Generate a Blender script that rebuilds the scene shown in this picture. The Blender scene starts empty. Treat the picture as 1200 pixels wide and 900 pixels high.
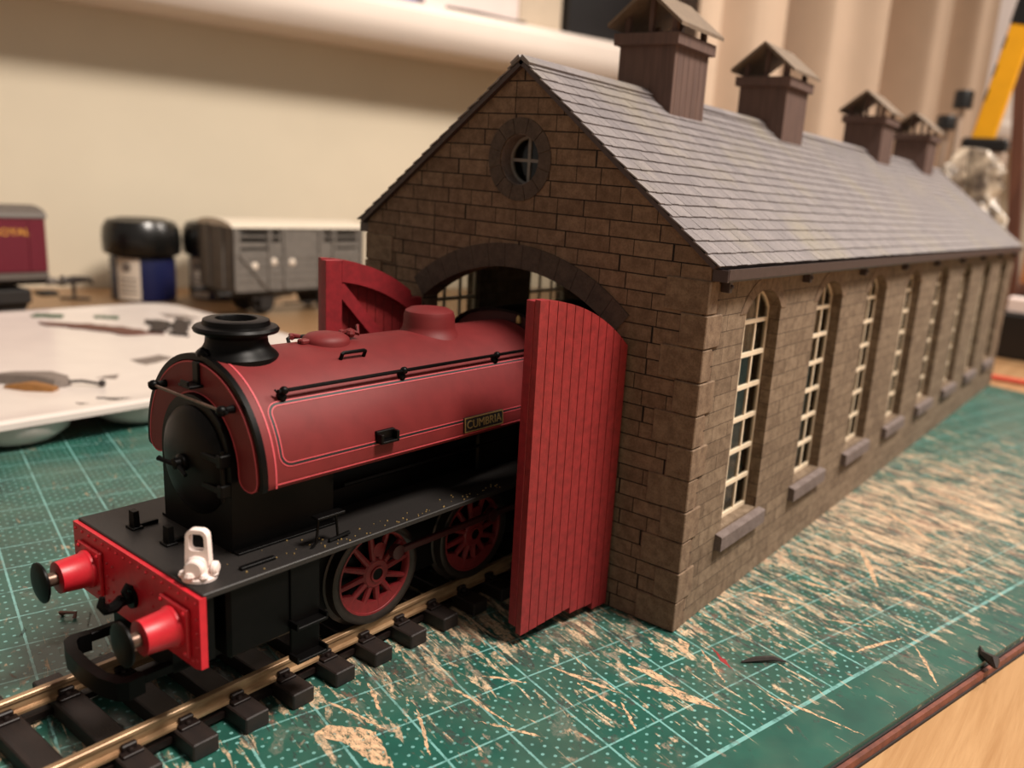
import bpy, bmesh, math, random
from mathutils import Vector, Matrix
from mathutils.geometry import tessellate_polygon
PI = math.pi
rnd = random.Random(7)
S = 0.01                      # all sizes below are in millimetres of the model; 1 mm = 0.01 units
scn = bpy.context.scene
COL = scn.collection

# ------------------------------------------------------------------ camera, world, lights, exposure
cam_d = bpy.data.cameras.new('camera')
cam = bpy.data.objects.new('camera', cam_d)
COL.objects.link(cam)
F_PX = 967.52
R3 = ((0.82045985, -0.19608374, 0.53702589), (0.56620069, 0.14866929, -0.81074918), (0.07913547, 0.96925157, 0.23299993))
cam.matrix_world = Matrix.Translation(Vector((102.731, -120.692, 76.482)) * S) @ Matrix(R3).to_4x4()
cam_d.sensor_width = 36.0
cam_d.lens = F_PX / 1200.0 * 36.0
cam_d.shift_x = (600.0 - 708.39) / 1200.0
cam_d.shift_y = (453.07 - 450.0) / 1200.0
cam_d.clip_start = 0.05
cam_d.clip_end = 200
cam_d.dof.use_dof = True
cam_d.dof.focus_distance = 128 * S
cam_d.dof.aperture_fstop = 2.0
scn.camera = cam

world = bpy.data.worlds.new('world')
scn.world = world
world.use_nodes = True
bg = world.node_tree.nodes['Background']
bg.inputs[0].default_value = (1.0, 0.88, 0.76, 1)
bg.inputs[1].default_value = 0.29


def area_light(name, loc, target, size, energy, color):
    d = bpy.data.lights.new(name, 'AREA')
    d.shape = 'DISK'
    d.size = size * S
    d.energy = energy
    d.color = color
    o = bpy.data.objects.new(name, d)
    COL.objects.link(o)
    o.location = Vector(loc) * S
    o.rotation_euler = (Vector(target) - Vector(loc)).to_track_quat('-Z', 'Y').to_euler()
    return o


area_light('ceiling_lamp', (700, 1250, 1150), (-60, 300, 0), 420, 1700, (1.0, 0.89, 0.78))
sp_d = bpy.data.lights.new('desk_lamp', 'SPOT')
sp_d.energy = 8000
sp_d.color = (1.0, 0.90, 0.80)
sp_d.spot_size = math.radians(84)
sp_d.spot_blend = 0.8
sp_d.shadow_soft_size = 120 * S
sp_o = bpy.data.objects.new('desk_lamp', sp_d)
COL.objects.link(sp_o)
sp_o.location = Vector((500, 130, 960)) * S
sp_o.rotation_euler = (Vector((-90, -20, 0)) - Vector((500, 130, 960))).to_track_quat('-Z', 'Y').to_euler()

scn.view_settings.view_transform = 'Standard'
scn.view_settings.look = 'None'
scn.view_settings.exposure = 0.0
scn.view_settings.gamma = 1.0
scn.view_settings.use_curve_mapping = False

# ------------------------------------------------------------------ materials


def lin(c):
    out = []
    for v in c:
        v /= 255.0
        out.append(v / 12.92 if v <= 0.04045 else ((v + 0.055) / 1.055) ** 2.4)
    return (*out, 1.0)


class NT:
    """small helper around a node tree"""

    def __init__(self, name):
        self.m = bpy.data.materials.new(name)
        self.m.use_nodes = True
        self.t = self.m.node_tree
        self.bsdf = self.t.nodes['Principled BSDF']
        self.coord = None

    def n(self, typ, **kw):
        nd = self.t.nodes.new(typ)
        for k, v in kw.items():
            setattr(nd, k, v)
        return nd

    def l(self, a, b):
        self.t.links.new(a, b)

    def obj(self):
        if self.coord is None:
            self.coord = self.n('ShaderNodeTexCoord')
        return self.coord.outputs['Object']

    def val(self, x, sock):
        if isinstance(x, (int, float)):
            sock.default_value = x
        else:
            self.l(x, sock)

    def math(self, op, a, b=0.0, c=None, clamp=False):
        nd = self.n('ShaderNodeMath', operation=op, use_clamp=clamp)
        self.val(a, nd.inputs[0])
        self.val(b, nd.inputs[1])
        if c is not None:
            self.val(c, nd.inputs[2])
        return nd.outputs[0]

    def mapping(self, vec, loc=(0, 0, 0), rot=(0, 0, 0), scale=(1, 1, 1)):
        nd = self.n('ShaderNodeMapping')
        nd.inputs['Location'].default_value = loc
        nd.inputs['Rotation'].default_value = rot
        nd.inputs['Scale'].default_value = scale
        self.l(vec, nd.inputs[0])
        return nd.outputs[0]

    def noise(self, vec, scale, detail=3, rough=0.55, dist=0.0):
        nd = self.n('ShaderNodeTexNoise')
        nd.inputs['Scale'].default_value = scale
        nd.inputs['Detail'].default_value = detail
        nd.inputs['Roughness'].default_value = rough
        nd.inputs['Distortion'].default_value = dist
        self.l(vec, nd.inputs['Vector'])
        return nd.outputs['Fac']

    def ramp(self, fac, lo, hi, c0=(0, 0, 0, 1), c1=(1, 1, 1, 1)):
        nd = self.n('ShaderNodeValToRGB')
        nd.color_ramp.elements[0].position = lo
        nd.color_ramp.elements[1].position = hi
        nd.color_ramp.elements[0].color = c0
        nd.color_ramp.elements[1].color = c1
        self.l(fac, nd.inputs[0])
        return nd.outputs[0]

    def mix(self, fac, a, b, blend='MIX'):
        nd = self.n('ShaderNodeMix', data_type='RGBA', blend_type=blend)
        self.val(fac, nd.inputs[0])
        for x, i in ((a, 6), (b, 7)):
            if isinstance(x, tuple):
                nd.inputs[i].default_value = x
            else:
                self.l(x, nd.inputs[i])
        return nd.outputs[2]

    def bump(self, h, strength, dist):
        nd = self.n('ShaderNodeBump')
        nd.inputs['Strength'].default_value = strength
        nd.inputs['Distance'].default_value = dist * S
        self.l(h, nd.inputs['Height'])
        self.l(nd.outputs[0], self.bsdf.inputs['Normal'])
        return nd

    def color(self, c):
        if isinstance(c, tuple):
            self.bsdf.inputs['Base Color'].default_value = c
        else:
            self.l(c, self.bsdf.inputs['Base Color'])

    def set(self, **kw):
        for k, v in kw.items():
            self.val(v, self.bsdf.inputs[k.replace('_', ' ')])
        return self


def simple(name, c, rough=0.5, metal=0.0, var=0.12, scale=1.2, bump=0.0, bscale=6.0, bdist=0.1, spec=0.5, c2=None, lo=0.35, hi=0.65, stretch=(1, 1, 1)):
    k = NT(name)
    c = lin(c)
    vec = k.mapping(k.obj(), scale=tuple(s / S for s in stretch))
    nz = k.noise(vec, scale, 4)
    c2 = lin(c2) if c2 else tuple(min(1, v * (1 - var)) for v in c[:3]) + (1,)
    col = k.mix(k.ramp(nz, lo, hi), c, c2)
    k.color(col)
    k.set(Roughness=rough, Metallic=metal, Specular_IOR_Level=spec)
    if bump:
        k.bump(k.noise(vec, bscale, 4), bump, bdist)
    return k.m


def stone_mat(name, brick=True, c=(128, 106, 87), c2=(102, 82, 66), mortar=(26, 20, 16), bw=7.2, bh=2.85, ms=0.12):
    k = NT(name)
    vec = k.mapping(k.obj(), scale=(1 / S,) * 3)
    sp = k.n('ShaderNodeSeparateXYZ')
    k.l(vec, sp.inputs[0])
    uu = k.math('ADD', sp.outputs[0], sp.outputs[1])
    n1 = k.noise(vec, 0.55, 3)
    n2 = k.noise(vec, 2.6, 5, 0.7)
    base = k.mix(k.ramp(n1, 0.35, 0.68), lin(c), lin(c2))
    if brick:
        # courses of unequal stones: the row number shifts and stretches the bond
        row = k.math('FLOOR', k.math('DIVIDE', sp.outputs[2], bh))
        jit = k.n('ShaderNodeTexWhiteNoise', noise_dimensions='1D')
        k.l(row, jit.inputs['W'])
        wob = k.math('MULTIPLY', k.math('SINE', k.math('ADD', k.math('MULTIPLY', uu, 0.31), k.math('MULTIPLY', row, 2.4))), 1.6)
        u2 = k.math('ADD', k.math('ADD', uu, wob), k.math('MULTIPLY', jit.outputs['Value'], 6.0))
        cb = k.n('ShaderNodeCombineXYZ')
        k.l(u2, cb.inputs[0])
        k.l(sp.outputs[2], cb.inputs[1])
        br = k.n('ShaderNodeTexBrick')
        br.inputs['Scale'].default_value = 1.0
        br.inputs['Brick Width'].default_value = bw
        br.inputs['Row Height'].default_value = bh
        br.inputs['Mortar Size'].default_value = ms
        br.inputs['Mortar Smooth'].default_value = 0.3
        br.inputs['Bias'].default_value = -0.25
        br.inputs['Color1'].default_value = (1, 1, 1, 1)
        br.inputs['Color2'].default_value = (0.62, 0.58, 0.56, 1)
        br.inputs['Mortar'].default_value = (1, 1, 1, 1)
        k.l(cb.outputs[0], br.inputs['Vector'])
        base = k.mix(0.85, base, br.outputs['Color'], 'MULTIPLY')
        base = k.mix(br.outputs['Fac'], base, lin(mortar))
        h = k.math('SUBTRACT', k.math('MULTIPLY', n2, 0.35), br.outputs['Fac'])
        k.bump(h, 0.7, 0.18)
    else:
        k.bump(n2, 0.5, 0.12)
    base = k.mix(k.ramp(n2, 0.42, 0.75), base, k.mix(1.0, base, (0.62, 0.6, 0.58, 1), 'MULTIPLY'))
    k.color(base)
    k.set(Roughness=0.85, Specular_IOR_Level=0.25)
    return k.m


def slate_mat():
    k = NT('roof_slate')
    geo = k.n('ShaderNodeNewGeometry')
    vec = k.mapping(k.obj(), scale=(1 / S,) * 3)
    base = k.mix(geo.outputs['Random Per Island'], lin((108, 102, 104)), lin((126, 119, 119)))
    n1 = k.noise(vec, 0.05, 3)
    base = k.mix(k.ramp(n1, 0.5, 0.75), base, lin((130, 122, 108)))
    n2 = k.noise(vec, 3.0, 4)
    base = k.mix(k.ramp(n2, 0.45, 0.8), base, lin((92, 86, 85)))
    k.color(base)
    k.set(Roughness=0.5, Specular_IOR_Level=0.45)
    k.bump(n2, 0.25, 0.08)
    return k.m


def mat_green():
    """cutting mat: centimetre grid, dots between, rubbed paint in streaks with shapes of their own"""
    k = NT('cutting_mat_green')
    g = 10.047
    vec = k.mapping(k.obj(), scale=(1 / S,) * 3)
    sp = k.n('ShaderNodeSeparateXYZ')
    k.l(vec, sp.inputs[0])
    x, y = sp.outputs[0], sp.outputs[1]

    def near(c, step, off=0.0):
        q = k.math('ADD', k.math('DIVIDE', c, step), off)
        return k.math('MULTIPLY', k.math('ABSOLUTE', k.math('SUBTRACT', k.math('FRACT', q), 0.5)), step)  # distance to half-integers
    n_big = k.noise(vec, 0.016, 3)
    n_mid = k.noise(vec, 0.12, 4)
    base = k.mix(k.ramp(n_mid, 0.35, 0.7), lin((34, 84, 72)), lin((28, 68, 60)))
    # printed lines and dots
    dx, dy = near(x, g, 0.5), near(y, g, 0.5)
    line = k.math('MAXIMUM', k.math('LESS_THAN', dx, 0.17), k.math('LESS_THAN', dy, 0.17))
    px = near(x, g / 4.0, 0.0)
    py = near(y, g / 4.0, 0.0)
    r2 = k.math('ADD', k.math('MULTIPLY', px, px), k.math('MULTIPLY', py, py))
    qx, qy = near(x, g / 4.0, 0.5), near(y, g / 4.0, 0.5)
    r3 = k.math('ADD', k.math('MULTIPLY', qx, qx), k.math('MULTIPLY', qy, qy))
    dot = k.math('LESS_THAN', k.math('MINIMUM', r2, r3), 0.066)
    inner = k.math('LESS_THAN', x, -9.7)
    bord = k.math('LESS_THAN', k.math('ABSOLUTE', k.math('ADD', x, 10.05)), 0.36)
    inside = k.math('MULTIPLY', inner, k.math('LESS_THAN', y, 330.0))
    pr = k.math('MAXIMUM', k.math('MULTIPLY', k.math('MAXIMUM', line, k.math('MULTIPLY', dot, 0.95)), inside), bord)
    wear = k.ramp(k.noise(vec, 0.35, 4, 0.7), 0.28, 0.5)
    pr = k.math('MULTIPLY', k.math('MULTIPLY', pr, wear), 0.62)
    base = k.mix(pr, base, lin((134, 190, 186)))
    # grey handling dirt
    base = k.mix(k.math('MULTIPLY', k.ramp(k.noise(vec, 0.05, 4), 0.45, 0.75), 0.55), base, lin((80, 92, 78)))

    # rubbed paint: streaks combed in a few directions, thickest beside the shed
    def dist_to(cx, cy, r0, r1):
        ax = k.math('SUBTRACT', x, cx)
        ay = k.math('MULTIPLY', k.math('SUBTRACT', y, cy), 0.42)
        dd = k.math('SQRT', k.math('ADD', k.math('MULTIPLY', ax, ax), k.math('MULTIPLY', ay, ay)))
        return k.ramp(k.math('DIVIDE', dd, 200.0), r0 / 200.0, r1 / 200.0, (1, 1, 1, 1), (0, 0, 0, 1))
    zone = k.math('MAXIMUM', k.math('MAXIMUM', dist_to(-44, 150, 12, 66), k.math('MULTIPLY', dist_to(-66, 30, 8, 46), 0.9)), k.math('MULTIPLY', dist_to(-40, 72, 8, 40), 0.72))
    fine = k.ramp(k.noise(vec, 1.6, 5, 0.85), 0.38, 0.55)
    clump = k.math('MULTIPLY', k.math('SUBTRACT', k.noise(vec, 0.09, 3, 0.6), 0.5), 0.35)
    paint = None
    for i, (rot, sc, st, th, c0, op) in enumerate((
            (-0.30, 0.16, 0.60, -0.02, (96, 98, 86), 0.6), (0.30, 0.34, 0.50, 0.00, (138, 120, 102), 0.85), (-0.9, 0.40, 0.45, -0.012, (34, 34, 29), 0.85),
            (-0.22, 0.50, 0.28, 0.00, (186, 156, 126), 0.9), (0.35, 0.55, 0.30, 0.03, (206, 174, 140), 0.95), (-0.95, 0.60, 0.16, 0.035, (204, 174, 142), 0.95), (-0.45, 0.35, 0.40, 0.045, (104, 62, 48), 0.8), (0.1, 0.5, 0.16, 0.012, (26, 26, 23), 0.9), (-0.35, 0.9, 0.07, 0.04, (208, 178, 146), 0.95))):
        v = k.mapping(vec, loc=(13.7 * i, 5.1 * i, 2 * i), rot=(0, 0, rot), scale=(st, 1.0, 1.0))
        nz = k.noise(v, sc, 5, 0.6, 0.7)
        m = k.math('ADD', k.math('ADD', nz, k.math('MULTIPLY', clump, (1, -0.6, 0.5)[i % 3])), k.math('MULTIPLY', zone, 0.15))
        s_ = k.math('MULTIPLY', k.ramp(m, 0.665 + th, 0.715 + th), k.math('MULTIPLY', fine, op))
        base = k.mix(s_, base, lin(c0))
        paint = s_ if paint is None else k.math('MAXIMUM', paint, s_)
    k.color(base)
    k.set(Roughness=k.math('ADD', 0.34, k.math('MULTIPLY', paint, 0.4)), Specular_IOR_Level=0.65)
    k.bump(k.math('ADD', k.math('MULTIPLY', k.noise(vec, 9.0, 3), 0.25), paint), 0.3, 0.08)
    return k.m


def wood_mat(name, c, c2, scale=0.25, rough=0.5, stretch=(1, 0.08, 1), bump=0.15, rot=0.0):
    k = NT(name)
    v = k.mapping(k.obj(), rot=(0, 0, rot), scale=tuple(s / S for s in stretch))
    n1 = k.noise(v, scale, 6, 0.65, 0.8)
    n2 = k.noise(v, scale * 8, 4, 0.7)
    col = k.mix(k.ramp(n1, 0.35, 0.7), lin(c), lin(c2))
    col = k.mix(k.math('MULTIPLY', k.ramp(n2, 0.5, 0.75), 0.4), col, lin(c2))
    k.color(col)
    k.set(Roughness=rough)
    k.bump(n2, bump, 0.15)
    return k.m


def glass_mat():
    k = NT('glazing')
    tr = k.n('ShaderNodeBsdfTransparent')
    tr.inputs[0].default_value = (0.68, 0.68, 0.66, 1)
    gl = k.n('ShaderNodeBsdfGlossy')
    gl.inputs['Roughness'].default_value = 0.08
    lw = k.n('ShaderNodeLayerWeight')
    lw.inputs[0].default_value = 0.5
    fac = k.math('ADD', k.math('MULTIPLY', k.math('POWER', lw.outputs['Facing'], 5.0), 0.6), 0.035)
    mx = k.n('ShaderNodeMixShader')
    k.l(fac, mx.inputs[0])
    k.l(tr.outputs[0], mx.inputs[1])
    k.l(gl.outputs[0], mx.inputs[2])
    k.l(mx.outputs[0], k.t.nodes['Material Output'].inputs[0])
    return k.m


M = dict(
    stone=stone_mat('coursed_stone'),
    sidestone=stone_mat('side_stone', True, (132, 114, 95), (108, 91, 74), (66, 52, 41), 7.6, 2.85, 0.07),  # slightly paler stone with fainter joints for the long walls
    block=stone_mat('quoin_stone', False, (126, 106, 87), (102, 83, 67)),
    darkstone=stone_mat('dark_dressed_stone', False, (84, 72, 64), (70, 60, 54)),
    sill=stone_mat('sill_stone', False, (112, 100, 96), (98, 86, 82)),
    slate=slate_mat(),
    gutter=simple('gutter_paint', (62, 48, 46), 0.45, var=0.25),
    ventwood=wood_mat('vent_boards', (98, 74, 64), (72, 52, 46), 0.9, 0.7, (1, 1, 0.06)),
    ventroof=simple('vent_roof_board', (112, 94, 76), 0.7, var=0.25, scale=0.6),
    cream=simple('cream_window_paint', (218, 200, 174), 0.55, var=0.12, scale=1.5),
    grey=simple('grey_window_paint', (128, 124, 120), 0.6, var=0.2),
    glass=glass_mat(),
    doorred=simple('door_red_paint', (142, 38, 40), 0.55, var=0.28, scale=0.7, bump=0.35, bscale=2.5, bdist=0.15),
    doorredin=simple('door_red_inside', (140, 26, 34), 0.6, var=0.25, scale=0.8, bump=0.3, bscale=2.5),
    locored=simple('crimson_lake', (104, 31, 32), 0.56, var=0.14, scale=0.35, bump=0.06, bscale=9.0, spec=0.28),
    vermilion=simple('buffer_red', (192, 28, 42), 0.42, var=0.14, scale=0.8, bump=0.12, bscale=3.0),
    lining=simple('lining_pink', (182, 66, 74), 0.6, var=0.15),
    black=simple('loco_black', (7, 6, 6), 0.4, var=0.3, scale=0.8, bump=0.1, bscale=8.0, spec=0.12),
    plate=simple('plate_black', (22, 19, 18), 0.55, c2=(31, 27, 25), scale=3.0, bump=0.25, bscale=14.0, bdist=0.06),
    liningblack=simple('lining_black', (16, 12, 13), 0.6, var=0.1),
    steel=simple('worn_steel', (120, 96, 84), 0.38, 0.7, var=0.35, scale=1.2),
    tyre=simple('tyre_steel', (50, 42, 38), 0.4, 0.4, var=0.3),
    wheelred=simple('wheel_red', (122, 28, 32), 0.55, var=0.25, scale=1.0),
    darkred=simple('shaded_red', (60, 14, 16), 0.5, var=0.25),  # shade under the running plate and in the shed put into this red
    brass=simple('brass_letters', (176, 148, 96), 0.4, 0.6, var=0.2),
    rail=simple('rail_metal', (176, 146, 112), 0.36, 0.35, c2=(124, 94, 66), scale=0.6, stretch=(1, 0.25, 1)),
    sleeper=wood_mat('sleeper_plastic', (34, 23, 19), (17, 11, 10), 0.9, 0.5, (0.12, 1, 1), 0.6),
    chair=simple('rail_chair', (28, 19, 17), 0.45, var=0.25, spec=0.25),
    white=simple('unpainted_white', (232, 214, 208), 0.5, var=0.08, bump=0.1, bscale=3.0),
    matgreen=mat_green(),
    matedge=simple('mat_edge', (120, 66, 50), 0.6, c2=(88, 48, 38), scale=0.4),
    matcore=simple('mat_core', (22, 14, 12), 0.7),
    desk=wood_mat('light_oak', (206, 166, 118), (178, 134, 90), 0.35, 0.42, (0.05, 1, 1), 0.2, -0.4),
    tray=simple('white_tray', (204, 193, 186), 0.22, var=0.05, scale=0.08),
    flakedark=simple('dried_dark_paint', (44, 34, 30), 0.6, var=0.3),
    flakebrown=simple('dried_brown_paint', (96, 58, 46), 0.6, var=0.3),
    flakegrey=simple('dried_grey_paint', (112, 100, 92), 0.6, var=0.25),
    flakeochre=simple('dried_ochre_paint', (142, 96, 48), 0.6, var=0.3),
    flakegreen=simple('dried_green_paint', (44, 78, 48), 0.6, var=0.3),
    cream_paint=simple('dried_cream_paint', (208, 172, 136), 0.65, c2=(176, 142, 112), scale=0.9, bump=0.4, bscale=3.0),
    maroon=simple('van_maroon', (96, 22, 38), 0.42, var=0.15),
    vanroof=simple('van_roof', (92, 84, 78), 0.6, var=0.2),
    wagongrey=simple('wagon_grey', (104, 98, 92), 0.6, var=0.2, scale=0.3),
    wagondark=simple('wagon_underframe', (30, 26, 24), 0.6, var=0.3),
    wagonroof=simple('wagon_roof', (202, 190, 172), 0.5, var=0.1),
    yellow=simple('van_lettering', (206, 150, 60), 0.5, var=0.1),
    potblue=simple('pot_label_blue', (16, 22, 62), 0.35, var=0.15),
    potwhite=simple('pot_label_white', (206, 192, 176), 0.5, var=0.06),
    potcap=simple('pot_cap', (18, 17, 16), 0.28, var=0.2),
    plaster=simple('wall_paint', (206, 194, 172), 0.75, var=0.04, scale=0.02, bump=0.05, bscale=0.8),
    gloss=simple('white_gloss_paint', (222, 208, 197), 0.3, var=0.03, scale=0.05),
    blind=simple('white_blind', (204, 192, 188), 0.6, var=0.03, scale=0.05),
    curtain=simple('curtain_cloth', (196, 172, 150), 0.85, var=0.05, scale=0.05, bump=0.2, bscale=1.5, spec=0.2),
    darkbox=simple('black_case', (20, 18, 20), 0.5, var=0.2, scale=0.1),
    card=simple('beige_card', (196, 178, 156), 0.6, var=0.06, scale=0.1),
    paper=simple('white_card', (226, 210, 204), 0.6, var=0.04, scale=0.1),
    bluebag=simple('blue_bag', (92, 92, 150), 0.5, var=0.3, scale=0.1),
    stick=simple('dark_stick', (70, 52, 48), 0.5, var=0.3),
    bag=simple('clear_plastic', (84, 70, 58), 0.3, c2=(190, 172, 150), scale=0.09, spec=0.6, lo=0.42, hi=0.6, bump=0.5, bscale=0.2, bdist=2.0),
    yellowpaint=simple('yellow_enamel', (236, 168, 16), 0.4, var=0.08, scale=0.1),
    blackplastic=simple('black_plastic', (20, 18, 18), 0.4, var=0.2),
    clearglass=simple('frosted_glass', (176, 156, 140), 0.2, var=0.1),
    orangewood=wood_mat('orange_wood', (196, 128, 78), (150, 88, 50), 0.2, 0.5, (1, 1, 0.1)),
    brownwood=wood_mat('brown_wood', (108, 68, 50), (76, 44, 34), 0.2, 0.5, (1, 1, 0.1)),
    pencilred=simple('red_pencil', (214, 92, 70), 0.4, var=0.1),
)

# rubbed-on paint breaks up at its edges
_m = M['cream_paint'].node_tree
_tc, _mp, _nz, _rp = (_m.nodes.new(t_) for t_ in ('ShaderNodeTexCoord', 'ShaderNodeMapping', 'ShaderNodeTexNoise', 'ShaderNodeValToRGB'))
_mp.inputs['Scale'].default_value = (0.5 / S, 1 / S, 1 / S)
_nz.inputs['Scale'].default_value = 1.3
_nz.inputs['Detail'].default_value = 6
_nz.inputs['Roughness'].default_value = 0.8
_rp.color_ramp.elements[0].position = 0.40
_rp.color_ramp.elements[1].position = 0.52
_m.links.new(_tc.outputs['Object'], _mp.inputs[0])
_m.links.new(_mp.outputs[0], _nz.inputs['Vector'])
_m.links.new(_nz.outputs['Fac'], _rp.inputs[0])
_m.links.new(_rp.outputs[0], _m.nodes['Principled BSDF'].inputs['Alpha'])

# ------------------------------------------------------------------ mesh building


class MB:
    def __init__(self):
        self.bm = bmesh.new()
        self.mi = 0

    def _new(self, faces):
        for f in faces:
            f.material_index = self.mi
        return faces

    def box(self, x0, x1, y0, y1, z0, z1, b=0.0, mtx=None, seg=1):
        v = [self.bm.verts.new(p) for p in ((x0, y0, z0), (x1, y0, z0), (x1, y1, z0), (x0, y1, z0), (x0, y0, z1), (x1, y0, z1), (x1, y1, z1), (x0, y1, z1))]
        fs = [self.bm.faces.new([v[i] for i in q]) for q in ((0, 3, 2, 1), (4, 5, 6, 7), (0, 1, 5, 4), (1, 2, 6, 5), (2, 3, 7, 6), (3, 0, 4, 7))]
        self._new(fs)
        if mtx is not None:
            for q in v:
                q.co = mtx @ q.co
        if b:
            es = list({e for f in fs for e in f.edges})
            r = bmesh.ops.bevel(self.bm, geom=es, offset=b, segments=seg, affect='EDGES', profile=0.5)
            for f in r['faces']:
                f.material_index = self.mi
        return self

    def loft(self, rings, closed=True, caps=True):
        vr = [[self.bm.verts.new(p) for p in r] for r in rings]
        fs = []
        n = len(rings[0])
        for a, b in zip(vr[:-1], vr[1:]):
            for i in range(n if closed else n - 1):
                j = (i + 1) % n
                fs.append(self.bm.faces.new((a[i], a[j], b[j], b[i])))
        if caps and closed:
            fs.append(self.bm.faces.new(vr[0][::-1]))
            fs.append(self.bm.faces.new(vr[-1]))
        self._new(fs)
        return self

    def lathe(self, prof, org=(0, 0, 0), axis='z', seg=24, sx=1.0, sy=1.0, caps=True):
        """prof: list of (radius, height along axis)"""
        o = Vector(org)
        rings = []
        for r, h in prof:
            r = max(r, 0.001)
            ring = []
            for i in range(seg):
                a = 2 * PI * i / seg
                c, s = r * math.cos(a) * sx, r * math.sin(a) * sy
                p = {'z': (c, s, h), 'y': (c, h, s), 'x': (h, c, s)}[axis]
                ring.append(o + Vector(p))
            rings.append(ring)
        return self.loft(rings, True, caps)

    def rod(self, a, b, r0, r1=None, seg=10):
        return self.tube([a, b], [r0, r0 if r1 is None else r1], seg)

    def tube(self, path, r, seg=8):
        path = [Vector(p) for p in path]
        if not isinstance(r, (list, tuple)):
            r = [r] * len(path)
        t0 = (path[1] - path[0]).normalized()
        up = Vector((0, 0, 1)) if abs(t0.z) < 0.9 else Vector((1, 0, 0))
        u = t0.cross(up).normalized()
        rings = []
        for i, p in enumerate(path):
            if i == 0:
                t = t0
            elif i == len(path) - 1:
                t = (path[i] - path[i - 1]).normalized()
            else:
                t = ((path[i + 1] - p).normalized() + (p - path[i - 1]).normalized()).normalized()
            u = (u - t * u.dot(t)).normalized()
            w = t.cross(u)
            rings.append([p + (u * math.cos(2 * PI * k / seg) + w * math.sin(2 * PI * k / seg)) * r[i] for k in range(seg)])
        return self.loft(rings)

    def ball(self, c, r, seg=10, sc=(1, 1, 1)):
        n = max(4, seg // 2)
        prof = [(r * math.sin(PI * i / n), -r * math.cos(PI * i / n)) for i in range(n + 1)]
        c = Vector(c)
        rings = []
        for rr, h in prof:
            rr = max(rr, 0.002 * r)
            rings.append([c + Vector((rr * math.cos(2 * PI * k / seg) * sc[0], rr * math.sin(2 * PI * k / seg) * sc[1], h * sc[2])) for k in range(seg)])
        return self.loft(rings)

    def plate(self, loops, fn, t0, t1):
        """flat sheet with holes: loops of 2D points (outer first); fn(u, v, t) -> 3D; between depths t0 and t1"""
        tris = tessellate_polygon([[Vector((p[0], p[1], 0)) for p in lp] for lp in loops])
        flat = [p for lp in loops for p in lp]
        va = [self.bm.verts.new(fn(p[0], p[1], t0)) for p in flat]
        vb = [self.bm.verts.new(fn(p[0], p[1], t1)) for p in flat]
        fs = []
        for t in tris:
            try:
                fs.append(self.bm.faces.new([va[i] for i in t]))
                fs.append(self.bm.faces.new([vb[i] for i in reversed(t)]))
            except ValueError:
                pass
        k = 0
        for lp in loops:
            n = len(lp)
            for i in range(n):
                j = (i + 1) % n
                fs.append(self.bm.faces.new((va[k + i], va[k + j], vb[k + j], vb[k + i])))
            k += n
        self._new(fs)
        return self

    def quadstrip(self, a, b, mi=None):
        va = [self.bm.verts.new(p) for p in a]
        vb = [self.bm.verts.new(p) for p in b]
        self._new([self.bm.faces.new((va[i], va[i + 1], vb[i + 1], vb[i])) for i in range(len(a) - 1)])
        return self

    def build(self, name, mat, parent=None, sharp=35, loc=None, rot=None):
        bm = self.bm
        bmesh.ops.recalc_face_normals(bm, faces=bm.faces)
        for v in bm.verts:
            v.co *= S
        for f in bm.faces:
            f.smooth = True
        lim = math.radians(sharp)
        for e in bm.edges:
            if len(e.link_faces) == 2 and e.calc_face_angle(0) > lim:
                e.smooth = False
        me = bpy.data.meshes.new(name)
        bm.to_mesh(me)
        bm.free()
        for m in (mat if isinstance(mat, (list, tuple)) else [mat]):
            me.materials.append(m)
        o = bpy.data.objects.new(name, me)
        COL.objects.link(o)
        if parent:
            o.parent = parent
        if loc:
            o.location = Vector(loc) * S
        if rot:
            o.rotation_euler = rot
        return o


def tag(o, label=None, cat=None, group=None, kind=None):
    for k, v in (('label', label), ('category', cat), ('group', group), ('kind', kind)):
        if v:
            o[k] = v
    return o


def empty(name, loc, rz=0.0, label=None, cat=None, group=None):
    o = bpy.data.objects.new(name, None)
    COL.objects.link(o)
    o.location = Vector(loc) * S
    o.rotation_euler = (0, 0, rz)
    o.empty_display_size = 0.05
    return tag(o, label, cat, group)


def copy_tree(o, parent, loc=None, rot=None):
    c = o.copy()
    COL.objects.link(c)
    c.parent = parent
    if loc is not None:
        c.location = Vector(loc) * S
    if rot is not None:
        c.rotation_euler = rot
    for ch in list(o.children):
        if ch is not c:
            copy_tree(ch, c)
    return c


def text_mesh(txt, size, depth, mtx, name, mat, parent):
    cu = bpy.data.curves.new(name, 'FONT')
    cu.body = txt
    cu.size = size
    cu.extrude = depth
    cu.align_x = 'CENTER'
    cu.align_y = 'CENTER'
    t = bpy.data.objects.new('text_tmp', cu)
    COL.objects.link(t)
    dg = bpy.context.evaluated_depsgraph_get()
    me = bpy.data.meshes.new_from_object(t.evaluated_get(dg))
    bpy.data.objects.remove(t)
    bpy.data.curves.remove(cu)
    me.transform(Matrix.Scale(S, 4) @ mtx)
    me.materials.clear()
    me.materials.append(mat)
    o = bpy.data.objects.new(name, me)
    COL.objects.link(o)
    o.parent = parent
    return o


# ------------------------------------------------------------------ the setting: wall, sill, window, desk
AZ = math.radians(68)
WD = Vector((math.cos(AZ), math.sin(AZ), 0))         # along the wall
WN = Vector((math.sin(AZ), -math.cos(AZ), 0))        # out of the wall, towards the desk
W0 = WN * -420.6


def wall_pt(s, out, z):
    p = W0 + WD * s + WN * out
    return Vector((p.x, p.y, z))


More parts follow.
